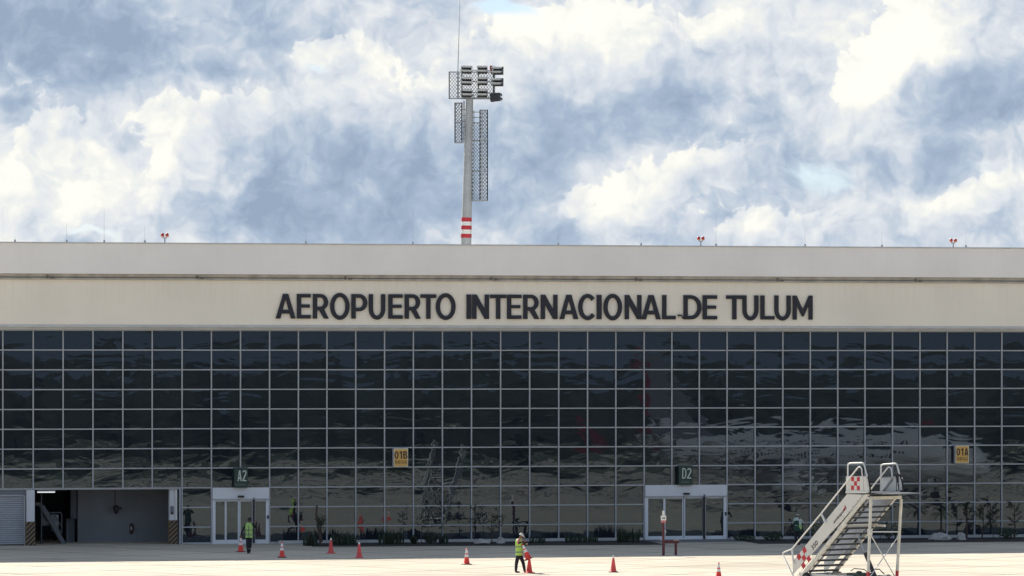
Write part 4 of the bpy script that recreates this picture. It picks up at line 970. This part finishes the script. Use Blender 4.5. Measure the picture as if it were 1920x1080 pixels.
sapling(922, -2.2, 1.5, 'branching young tree between the two pale boulders', trunk=.03)
sapling(936, -2.0, 1.75, 'upright young tree right behind the pointed pale boulder', lean=-.06)
rock(902, -3.0, 32, .20, 'flat pale boulder left of the man with the cap', 1.0)
rock(939, -3.0, 15, .34, 'small pointed pale boulder next to the man with the cap', 2.0, .4)
grass_clump(1008, -2.4, 30, .42, 'low dark grass right behind the man with the cap', 70)
grass_clump(1080, -2.4, 40, .5, 'dark grass clump midway between the man with the cap and the right door', 80)
grass_clump(1110, -2.0, 22, .36, 'very low grass tuft left of the clump by the right door')
grass_clump(1178, -2.4, 42, .8, 'tall dark grass clump directly left of the right door', 110)
shrub(1395, -2.4, 46, .30, 'flat dark shrub directly right of the right door')
shrub(1450, -2.4, 40, .45, 'low dark shrub between the right door and the worker by the glass', M_LEAF)
shrub(1538, -2.5, 40, .95, 'dark shrub right of the worker by the glass, behind the stair panel', M_LEAF)
shrub(1665, -2.6, 60, .95, 'broad dark shrub seen between the legs of the boarding stairs', M_LEAF)
palm(1764, -2.0, 1.3, 'young palm rising behind the long pale boulder')
palm(1812, -2.2, 1.55, 'young palm rising behind the upright pale boulder')
rock(1762, -3.4, 42, .34, 'long pale boulder in the bed right of the boarding stairs', 4.0, .9)
rock(1803, -3.4, 17, .36, 'upright pale boulder beside the long one, right of the boarding stairs', 6.3, .5)
sapling(1841, -2.2, 1.8, 'dark slim tree below the yellow 01A sign', 'full', M_LEAF, .04, .08)
sapling(1862, -2.0, 1.35, 'leafy young tree right of the dark slim tree, by the right edge', 'full', M_LEAF)
shrub(1888, -2.8, 40, .62, 'dark mounded shrub at the right edge of the photo')
sapling(1902, -2.0, 1.9, 'tallest dark young tree at the right edge of the photo', 'full', M_LEAF, .05)

# ------------------------------------------------------------------ inside the garage bay
def in_b(t, n, z=0.0): p = ORG + U_ * t + V_ * n; return Vector((p.x, p.y, z))
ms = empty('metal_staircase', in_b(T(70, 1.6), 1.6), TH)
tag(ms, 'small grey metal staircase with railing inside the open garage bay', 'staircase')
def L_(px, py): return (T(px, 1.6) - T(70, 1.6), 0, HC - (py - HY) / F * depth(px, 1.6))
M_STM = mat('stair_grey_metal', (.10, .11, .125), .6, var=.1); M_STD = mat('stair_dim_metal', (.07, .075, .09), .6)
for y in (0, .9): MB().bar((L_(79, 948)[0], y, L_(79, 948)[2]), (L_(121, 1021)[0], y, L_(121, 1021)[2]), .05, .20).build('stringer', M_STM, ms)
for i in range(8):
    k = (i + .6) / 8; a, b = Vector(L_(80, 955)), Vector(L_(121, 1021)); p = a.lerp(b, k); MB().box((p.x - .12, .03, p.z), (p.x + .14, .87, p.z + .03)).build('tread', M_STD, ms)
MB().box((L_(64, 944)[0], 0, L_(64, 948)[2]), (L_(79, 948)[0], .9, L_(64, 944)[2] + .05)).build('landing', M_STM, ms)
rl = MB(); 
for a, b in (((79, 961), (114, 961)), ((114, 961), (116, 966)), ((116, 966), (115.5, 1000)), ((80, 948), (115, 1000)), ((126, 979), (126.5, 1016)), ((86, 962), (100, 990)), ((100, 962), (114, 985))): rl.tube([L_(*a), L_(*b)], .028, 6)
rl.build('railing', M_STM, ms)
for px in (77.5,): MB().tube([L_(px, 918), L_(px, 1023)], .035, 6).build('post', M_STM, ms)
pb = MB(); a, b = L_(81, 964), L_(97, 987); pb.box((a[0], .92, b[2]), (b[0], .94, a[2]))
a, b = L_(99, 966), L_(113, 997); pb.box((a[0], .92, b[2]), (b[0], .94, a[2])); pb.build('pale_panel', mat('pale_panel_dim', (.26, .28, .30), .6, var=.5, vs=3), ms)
lt = empty('tube_lamp', in_b(T(85, .8), .8, zg - .16), TH); tag(lt, 'lit white tube lamp under the ceiling of the open garage bay', 'ceiling lamp')
MB().box((-.42, -.05, .03), (.50, .05, .11)).build('housing', M_ALU, lt); MB().tube([(-.40, 0, 0), (.48, 0, 0)], .028, 8).build('tube', mat('lit_tube', (.8, .8, .8), .4, emis=(.9, .95, 1), es=.55), lt)
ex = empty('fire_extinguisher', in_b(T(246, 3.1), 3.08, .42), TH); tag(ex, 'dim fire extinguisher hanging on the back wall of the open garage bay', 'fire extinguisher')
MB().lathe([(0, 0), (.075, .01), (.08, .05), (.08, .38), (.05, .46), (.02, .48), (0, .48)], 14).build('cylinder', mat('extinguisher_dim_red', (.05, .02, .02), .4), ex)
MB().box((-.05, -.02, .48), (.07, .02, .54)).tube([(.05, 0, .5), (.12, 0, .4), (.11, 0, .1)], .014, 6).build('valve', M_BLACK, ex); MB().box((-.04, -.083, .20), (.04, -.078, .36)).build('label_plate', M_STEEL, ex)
hc = empty('hanging_chain_hoist', in_b(T(216, 2.6), 2.6, 1.55), TH); tag(hc, 'dark hoist hanging from the garage ceiling on a thin cable', 'hoist')
MB().tube([(0, 0, .3), (0, 0, zg - 1.57)], .018, 6).build('cable', M_BLACK, hc); MB().lathe([(0, -.12), (.10, -.05), (.14, .1), (.16, .28), (.05, .34), (0, .34)], 10, c=(.05, 0, 0)).box((.1, -.06, .1), (.34, .06, .26)).build('hoist_body', M_DARK, hc)
cbx = empty('control_box', in_b(T(322.5, .05), .06, 1.5), TH); tag(cbx, 'small dark framed control box on the pillar right of the garage bay', 'control box')
MB().box((-.07, -.03, 0), (.07, .015, .40)).build('box_body', M_DARK, cbx); MB().box((-.045, -.036, .12), (.045, -.031, .36)).build('face_plate', M_GWALL, cbx)

# ------------------------------------------------------------------ people
M_SKIN = mat('skin_brown', (.22, .11, .065), .6); M_NAVY = mat('navy_trousers', (.014, .016, .024), .85, var=.15, vs=8); M_BLK = mat('black_sleeve', (.012, .012, .014), .85)
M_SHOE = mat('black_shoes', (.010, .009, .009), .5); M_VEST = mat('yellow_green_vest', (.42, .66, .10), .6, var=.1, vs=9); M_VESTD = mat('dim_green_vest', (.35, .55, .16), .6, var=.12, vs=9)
M_GREY = mat('grey_tape', (.20, .22, .18), .4); M_PINK = mat('pink_sleeve', (.50, .13, .16), .8, var=.15); M_SHIRT = mat('pale_shirt', (.45, .52, .46), .8, var=.1); M_CAP = mat('pale_cap', (.62, .60, .54), .8)
M_HAIR = mat('black_hair', (.01, .009, .008), .7); M_GVEST = mat('dark_green_vest', (.012, .05, .03), .8)
def person(loc, rz, J, mats_, lab, hand=None):
    """J: joint name -> position. One skinned body; every bone carries the cloth or skin material it shows."""
    r = empty('person', loc, rz); tag(r, lab, 'person', 'ramp workers in safety vests')
    V = {}; order = []
    def v(n, p, rad, rad2=None): V[n] = (Vector(p), rad, rad2 or rad); order.append(n)
    pel = Vector(J['pelvis']); ch = Vector(J['chest']); nk = Vector(J['neck']); hd = Vector(J['head'])
    v('pelvis', pel, .145, .11); v('waist', pel.lerp(ch, .5), .135, .10); v('chest', ch, .165, .115); v('neckbase', nk, .075); 
    up = (hd - nk).normalized(); v('neck', nk + up * .06, .055); v('jaw', nk + up * .13, .070); v('skull', hd, .088, .098); v('crown', hd + up * .075, .062)
    fw = Vector(J['face']).normalized(); v('nose', hd + fw * .105 - up * .02, .014)
    E = [('pelvis', 'waist', 'top'), ('waist', 'chest', 'top'), ('chest', 'neckbase', 'top'), ('neckbase', 'neck', 'skin'), ('neck', 'jaw', 'skin'), ('jaw', 'skull', 'skin'), ('skull', 'crown', 'skin'), ('skull', 'nose', 'skin')]
    for s in 'LR':
        v('sh' + s, J['sh' + s], .068); v('el' + s, J['el' + s], .050); v('wr' + s, J['wr' + s], .032); v('pa' + s, J['pa' + s], .036, .022)
        E += [('chest', 'sh' + s, 'sleeve'), ('sh' + s, 'el' + s, 'sleeve'), ('el' + s, 'wr' + s, 'fore'), ('wr' + s, 'pa' + s, 'skin')]
        d = (Vector(J['pa' + s]) - Vector(J['wr' + s])).normalized(); side = Vector(J.get('spread' + s, (0, 1, 0))); side = (side - d * side.dot(d)).normalized(); cur = d.cross(side).normalized() * (1 if s == 'L' else -1)
        if J.get('curl' + s): cur = Vector(J['curl' + s]).normalized()
        for i, ln in enumerate((.072, .082, .077, .060)):
            o = Vector(J['pa' + s]) + side * (.030 - .02 * i); a = o + d * ln * .5 + cur * .012; b = o + d * ln * .75 + cur * .042
            v('f%d%s' % (i, s), a, .0095); v('g%d%s' % (i, s), b, .008); E += [('pa' + s, 'f%d%s' % (i, s), 'skin'), ('f%d%s' % (i, s), 'g%d%s' % (i, s), 'skin')]
        th = Vector(J['wr' + s]).lerp(Vector(J['pa' + s]), .45) + side * .045 + cur * .02; v('t0' + s, th, .011); v('t1' + s, th + d * .035 + side * .012 + cur * .02, .009)
        E += [('pa' + s, 't0' + s, 'skin'), ('t0' + s, 't1' + s, 'skin')]
        v('hip' + s, J['hip' + s], .105); v('kn' + s, J['kn' + s], .080); v('an' + s, J['an' + s], .064); v('ft' + s, Vector(J['an' + s]) + Vector(J.get('toe' + s, J['toe'])) + Vector((0, 0, -.055)), .042, .032)
        v('he' + s, Vector(J['an' + s]) + Vector((0, 0, -.05)), .045)
        E += [('pelvis', 'hip' + s, 'leg'), ('hip' + s, 'kn' + s, 'leg'), ('kn' + s, 'an' + s, 'leg'), ('an' + s, 'he' + s, 'shoe'), ('he' + s, 'ft' + s, 'shoe')]
    idx = {n: i for i, n in enumerate(order)}
    me = bpy.data.meshes.new('body'); me.from_pydata([V[n][0] for n in order], [(idx[a], idx[b]) for a, b, _ in E], [])
    o = bpy.data.objects.new('body', me); COL.objects.link(o)
    sk = o.modifiers.new('skin', 'SKIN'); sk.use_smooth_shade = True; me.skin_vertices or None
    if not me.skin_vertices: bpy.context.view_layer.update()
    for i, n in enumerate(order):
        me.skin_vertices[0].data[i].radius = (V[n][1], V[n][2]); me.skin_vertices[0].data[i].use_root = (i == 0)
    sb = o.modifiers.new('sub', 'SUBSURF'); sb.levels = 2; sb.render_levels = 2
    bpy.context.view_layer.update()
    m2 = bpy.data.meshes.new_from_object(o.evaluated_get(bpy.context.evaluated_depsgraph_get())); bpy.data.objects.remove(o); m2.name = 'body'
    keys = ['skin', 'top', 'sleeve', 'fore', 'leg', 'shoe']; m2.materials.clear()
    for k in keys: m2.materials.append(mats_[k])
    bones = [(V[a][0], V[b][0], keys.index(k)) for a, b, k in E]
    for p in m2.polygons:
        c = p.center; best = 1e9; bi = 0
        for a, b, k in bones:
            ab = b - a; t = max(0, min(1, (c - a).dot(ab) / max(ab.length_squared, 1e-9))); d = (c - a - ab * t).length
            if d < best: best = d; bi = k
        p.material_index = bi; p.use_smooth = True
    b = bpy.data.objects.new('body', m2); COL.objects.link(b); b.parent = r
    r['_j'] = 0; del r['_j']
    # eyes and mouth
    sd = up.cross(fw).normalized(); mb = MB()
    for s in (-1, 1): mb.lathe([(0, -.008), (.010, -.003), (.010, .003), (0, .008)], 8, c=tuple(hd + fw * .083 + sd * s * .032 + up * .005))
    mb.build('eyes', M_HAIR, b, fix=False)
    ear = MB()
    for s in (-1, 1):
        c = hd + sd * s * .090 - up * .01; ear.bar(c - up * .028, c + up * .028, .014, .03)
    ear.build('ears', mats_['skin'], b)
    return r, b, up, fw, sd
def shell(name, rings, m, parent, n=18):      # closed sleeve of elliptical rings: (centre, half width, half depth, side dir, forward dir)
    vs = []; fs = []
    for (c, a, b, s, f) in rings:
        for j in range(n):
            t = 2 * math.pi * j / n; vs.append(Vector(c) + Vector(s) * a * math.cos(t) + Vector(f) * b * math.sin(t))
    for i in range(len(rings) - 1):
        for j in range(n): fs.append((i * n + j, i * n + (j + 1) % n, (i + 1) * n + (j + 1) % n, (i + 1) * n + j))
    mb = MB().add(vs, fs, 0, True); return mb.build(name, m, parent)
def vest(r, J, m, sd, fw, tape=True, h0=-.10):
    pel = Vector(J['pelvis']); ch = Vector(J['chest']); nk = Vector(J['neck']); s = Vector(sd); f = Vector(fw); f = (f - Vector((0, 0, f.z))).normalized(); s = Vector((0, 0, 1)).cross(f).normalized()
    ax_ = (ch - pel)
    q = lambda k: pel + ax_ * k
    rg = [(q(h0 / ax_.length), .185, .150, s, f), (q(.15), .178, .142, s, f), (q(.5), .178, .140, s, f), (q(.85), .195, .148, s, f), (q(1.12), .200, .138, s, f), (q(1.32), .165, .11, s, f), (nk + Vector((0, 0, .01)), .085, .085, s, f)]
    v = shell('safety_vest', rg, m, r)
    if tape:
        for k in (.10, .62):
            c = q(k); shell('reflective_tape', [(c - ax_.normalized() * .025, .191, .155, s, f), (c + ax_.normalized() * .025, .191, .155, s, f)], M_GREY, v)
    return v
def headwear(r, J, up, fw, sd, m, brim=True, name='cap'):
    hd = Vector(J['head']); rg = []
    for k, w in ((.012, .112), (.045, .110), (.08, .092), (.105, .06), (.118, .01)): rg.append((hd + up * k, w * .93, w, sd, fw))
    c = shell(name, rg, m, r)
    if brim:
        b0 = hd + up * .022 + fw * .09; pts = []
        for i in range(9):
            a = math.pi * i / 8; pts.append(b0 + sd * math.cos(a) * .075 + fw * math.sin(a) * .095 - up * .02 * math.sin(a))
        mb = MB().add(pts + [p - up * .012 for p in pts], [tuple(range(9)), tuple(range(17, 8, -1))] + [(i, i + 9, i + 10, i + 1) for i in range(8)]); mb.build('brim', m, c)
    return c

# the man lifting a cone: side view, facing right, both arms raised forward
PP = ground(974, 1073.5)
kx = 43.1
def J2(px, py, y=0.0): return Vector(((px - 974) / kx, y, (1073.5 - py) / kx))
Jm = dict(pelvis=J2(973.3, 1037), chest=J2(973, 1017.5), neck=J2(975.5, 1010), head=J2(977.5, 1004.6), face=(.86, -.25, -.42), toe=(.17, -.04, 0),
          shL=J2(972, 1013.2, -.16), elL=J2(971.8, 1018.5, -.30), wrL=J2(981, 1014.6, -.26), paL=J2(984, 1014.0, -.20),
          shR=J2(976, 1012.6, .15), elR=J2(982, 1017, .22), wrR=J2(986.2, 1021, .10), paR=J2(987.5, 1020.5, .04),
          hipL=J2(971.5, 1042, -.09), knL=J2(968.2, 1056, -.11), anL=J2(967.3, 1070, -.12), hipR=J2(975.5, 1042, .09), knR=J2(981, 1055, .08), anR=J2(983.8, 1070, .09),
          toeL=(.17, -.05, 0), toeR=(.13, -.08, 0), spreadL=(0, .2, 1), spreadR=(0, .2, 1), curlL=(.5, .8, -.3), curlR=(.4, -.8, -.3))
mm = dict(skin=M_SKIN, top=M_BLK, sleeve=M_PINK, fore=M_BLK, leg=M_NAVY, shoe=M_SHOE)
rr_, bb_, up_, fw_, sd_ = person(PP, 0, Jm, mm, 'man in pale cap and yellow vest lifting a cone off another cone')
vest(rr_, Jm, M_VEST, sd_, (.95, -.3, 0)); headwear(rr_, Jm, up_, fw_, sd_, M_CAP)
cone('two', 0, 0, 'tilted cone with two white bands being lifted by the man with the cap', pos=PP + Vector((17.6 / kx, -.05, (1073.5 - 1048) / kx)), rot=(0, R(-24), .2), sc_=.98)

# the worker at the left doorway: seen from the front, one arm down to a cone, the other raised
PA = ground(466, 1038); ka = F / PA.y
def J3(px, py, y=0.0): return Vector(((px - 466) / ka, y, (1038 - py) / ka))
Ja = dict(pelvis=J3(467, 1004), chest=J3(466.8, 987), neck=J3(467.3, 980.0), head=J3(468, 974.6), face=(.1, -.95, -.25), toe=(.0, -.16, 0),
          shR=J3(460.8, 983.2), elR=J3(456.5, 992.5, -.03), wrR=J3(451.8, 1002, -.10), paR=J3(450.8, 1006, -.12),
          shL=J3(473.2, 983), elL=J3(480.2, 989.5, -.04), wrL=J3(480.0, 982.6, -.12), paL=J3(477.6, 979.8, -.15),
          hipR=J3(464.3, 1007), knR=J3(464.4, 1022, -.05), anR=J3(465.0, 1034.5), hipL=J3(469.6, 1007), knL=J3(469.2, 1022, .0), anL=J3(467.6, 1033.5, .12),
          spreadL=(1, 0, .3), spreadR=(1, 0, 0), curlL=(-.3, -.6, .5), curlR=(.3, -.6, -.2))
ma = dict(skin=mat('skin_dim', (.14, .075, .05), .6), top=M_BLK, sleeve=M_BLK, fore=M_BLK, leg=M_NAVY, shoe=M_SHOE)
rr_, bb_, up_, fw_, sd_ = person(PA, 0, Ja, ma, 'worker in yellow vest and black sleeves reaching down to a cone at the left doorway')
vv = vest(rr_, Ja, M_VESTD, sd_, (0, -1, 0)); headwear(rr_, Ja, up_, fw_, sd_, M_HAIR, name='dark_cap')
c_ = Vector(Ja['chest']); MB().box((c_.x - .008, -.165, c_.z - .55), (c_.x + .008, -.150, c_.z + .02)).build('vest_zip', M_BLK, vv)
for px in (464.6, 468.2): 
    p = J3(px, 1028.6, -.02); shell('trouser_tape', [(p - Vector((0, 0, .02)), .066, .07, (1, 0, 0), (0, 1, 0)), (p + Vector((0, 0, .02)), .066, .07, (1, 0, 0), (0, 1, 0))], M_GREY, rr_)

# the worker by the glass behind the stairs: back turned, bending a little
PG = ground(1496, 1022); kg = F / PG.y
def J4(px, py, y=0.0): return Vector(((px - 1496) / kg, y, (1022 - py) / kg))
Jg = dict(pelvis=J4(1495, 992, .0), chest=J4(1495.5, 978.5, .16), neck=J4(1495.6, 971.8, .26), head=J4(1496.2, 968.3, .36), face=(.1, .9, -.45), toe=(.05, .15, 0),
          shL=J4(1489.6, 974, .2), elL=J4(1488, 981.5, .30), wrL=J4(1489.5, 986, .46), paL=J4(1491, 987, .54),
          shR=J4(1502, 974, .18), elR=J4(1506, 981, .22), wrR=J4(1504.2, 984.5, .40), paR=J4(1502, 985, .47),
          hipL=J4(1492.8, 994), knL=J4(1492.0, 1007, .05), anL=J4(1493.5, 1018.5, 0), hipR=J4(1498.2, 994), knR=J4(1498.8, 1007, .05), anR=J4(1497.5, 1019, -.06), spreadL=(1, 0, 0), spreadR=(1, 0, 0), curlL=(0, .6, -.5), curlR=(0, .6, -.5))
mg = dict(skin=M_SKIN, top=M_SHIRT, sleeve=M_SHIRT, fore=M_BLK, leg=M_NAVY, shoe=M_SHOE)
rr_, bb_, up_, fw_, sd_ = person(PG, 0, Jg, mg, 'worker in dark green vest and pale shirt, back turned, by the glass near the stairs')
vest(rr_, Jg, M_GVEST, sd_, (0, 1, 0), tape=False); headwear(rr_, Jg, up_, fw_, sd_, M_SHIRT, name='pale_hood', brim=False)
a, b = J4(1499.8, 974, -.02), J4(1501.2, 992, -.05)
MB().bar(a, a.lerp(b, .55) + Vector((0, -.03, 0)), .13, .03).build('pale_vest_strip', M_SHIRT, rr_)
MB().bar(a.lerp(b, .56) + Vector((0, -.03, 0)), b + Vector((-.02, -.02, 0)), .14, .035).build('yellow_vest_strip', M_VESTD, rr_)
a, b = J4(1490, 984.5, -.17), J4(1495.5, 985.6, -.17); MB().bar(a, b, .02, .03).build('belt_strip', M_SHIRT, rr_)

# ------------------------------------------------------------------ what the glass reflects: an airliner on its stand and the far tree line
def mirror(px, Y):       # where a thing stands whose mirror image is seen at picture column px and distance Y
    M = Vector(((px - 960) / F * Y, Y, 0)); n = -V_; d = (M - Vector((ORG.x, ORG.y, 0))).dot(n); return M - 2 * d * n
nose = mirror(1855, 302); tail = mirror(1225, 330)
dirv = (nose - tail).normalized(); LEN = 37.5
al = empty('airliner', (nose.x, nose.y, 0), math.atan2(dirv.y, dirv.x)); tag(al, 'white airliner with dark red tail, seen only as a reflection in the glass', 'airliner')
M_AW = mat('aircraft_white', (.42, .42, .43), .35); M_AR = mat('aircraft_red', (.16, .012, .018), .4); M_AG = mat('aircraft_grey', (.12, .125, .14), .45)
ZF = 3.4; prof = [(0, 0.0, -.5), (.25, .55, -.42), (.9, 1.05, -.3), (2.2, 1.6, -.1), (4.5, 1.97, 0), (26, 1.97, 0), (31, 1.5, .4), (35, .75, .95), (37.3, .2, 1.3)]
mb = MB(); n = 24; vs = []; fs = []
for (xx, r_, dz) in prof:
    for j in range(n): a = 2 * math.pi * j / n; vs.append((-xx, r_ * math.cos(a), ZF + dz + r_ * 1.05 * math.sin(a)))
for i in range(len(prof) - 1):
    for j in range(n): fs.append((i * n + j, i * n + (j + 1) % n, (i + 1) * n + (j + 1) % n, (i + 1) * n + j))
mb.add(vs, fs, 0, True); fus = mb.build('fuselage', M_AW, al)
wnd = MB()
for s in (-1, 1):
    for i in range(38):
        if True: wnd.box((-6.5 - i * .62, s * 1.955, ZF + .35), (-6.25 - i * .62, s * 1.99, ZF + .72))
wnd.build('cabin_window', M_BLACK, fus)
for s in (-1, 1):
    for a0 in (0, 1, 2): MB().add([(-1.55 - a0 * .45, s * (.45 + a0 * .42), ZF + .98 - a0 * .03), (-1.95 - a0 * .45, s * (.70 + a0 * .38), ZF + 1.02), (-2.15 - a0 * .4, s * (.55 + a0 * .42), ZF + 1.42 - a0 * .05), (-1.8 - a0 * .42, s * (.3 + a0 * .42), ZF + 1.38)], [(0, 1, 2, 3)]).build('cockpit_window', M_BLACK, fus, fix=False)
for s in (-1, 1):
    MB().add([(-13, s * 1.5, ZF - 1.1), (-20.5, s * 1.5, ZF - 1.0), (-21.6, s * 8, ZF - .3), (-23.5, s * 17, ZF + .6), (-22, s * 17, ZF + .65), (-16.6, s * 8, ZF - .1), (-13, s * 1.5, ZF - .6), (-20.5, s * 1.5, ZF - .8)], [(0, 1, 2, 5), (5, 2, 3, 4), (6, 5, 2, 7), (0, 6, 5), (1, 2, 7)]).build('wing', M_AG, al)
    MB().add([(-22, s * 17, ZF + .6), (-23.6, s * 17, ZF + .6), (-24.6, s * 17.5, ZF + 3.0), (-23.9, s * 17.5, ZF + 3.0), (-22.8, s * 17.08, ZF + .6)], [(0, 1, 2, 3), (4, 1, 2)]).build('winglet', M_AR, al)
    e = MB().lathe([(.85, 0), (1.05, -.25), (1.12, -1.4), (.95, -3.2), (.55, -4.1), (0, -4.2)], 20, axis='x').lathe([(.85, 0), (.80, -.5), (0, -.6)], 20, axis='x').build('engine', M_AW, al, loc=(-11.9, s * 5.75, ZF - 1.55)); MB().box((-2.9, -.15, .9), (-.9, .15, 1.4)).build('pylon', M_AG, e)
    MB().add([(-32.5, s * .6, ZF + 1.3), (-35.6, s * .6, ZF + 1.3), (-37, s * 6.2, ZF + 1.9), (-35.6, s * 6.2, ZF + 1.9), (-34, s * .6, ZF + 1.45)], [(0, 1, 2, 3), (0, 4, 2, 3)]).build('tailplane', M_AG, al)
MB().add([(-29.5, .12, ZF + 1.7), (-35.8, .12, ZF + 1.9), (-37.6, .06, ZF + 8.2), (-35.3, .06, ZF + 8.2), (-29.5, -.12, ZF + 1.7), (-35.8, -.12, ZF + 1.9), (-37.6, -.06, ZF + 8.2), (-35.3, -.06, ZF + 8.2)], [(0, 1, 2, 3), (7, 6, 5, 4), (0, 3, 7, 4), (1, 5, 6, 2), (3, 2, 6, 7)]).build('tail_fin', M_AG, al)
MB().add([(-35.9, 0, ZF + 2.2), (-37.0, 0, ZF + 2.2), (-38.2, 0, ZF + 8.0), (-37.5, 0, ZF + 8.0)], [(0, 1, 2, 3)]).build('rudder', M_AR, al)
for x, ys in ((-5, (0,)), (-17.5, (-3.8, 3.8))):
    for y in ys:
        g_ = MB().tube([(x, y, .5), (x, y, 2.2)], .13, 8).build('landing_gear', M_AG, al)
        for q in (-.28, .28): w = MB().lathe([(0, -.14), (.48, -.14), (.55, 0), (.48, .14), (0, .14)], 18).build('wheel', M_RUB, g_, loc=(x, y + q, .55)); w.rotation_euler = (R(90), 0, 0)
# forest far across the airfield
rf = random.Random(5); mb = MB()
for i in range(900):
    t = rf.uniform(-260, 900); n_ = rf.uniform(-700, -560); p = ORG + U_ * t + V_ * n_; h = rf.uniform(12, 20); w = rf.uniform(4, 8); k = 7
    vs = []; fs = []
    for q in range(4):
        zz = (0, .45, .8, 1)[q] * h; ww = (w * .8, w, w * .7, w * .15)[q]
        for j in range(k): a = 6.283 * j / k; vs.append((p.x + math.cos(a) * ww * rf.uniform(.75, 1.2), p.y + math.sin(a) * ww * rf.uniform(.75, 1.2), zz * rf.uniform(.85, 1.1)))
    for q in range(3):
        for j in range(k): fs.append((q * k + j, q * k + (j + 1) % k, (q + 1) * k + (j + 1) % k, (q + 1) * k + j))
    mb.add(vs, fs + [tuple(range(3 * k, 4 * k))])
fo = mb.build('forest', mat('forest_green', (.032, .042, .028), .9, var=.4, vs=.3), None, fix=False); tag(fo, 'dark green forest far across the airfield, seen only as a reflection', 'forest', kind='stuff')
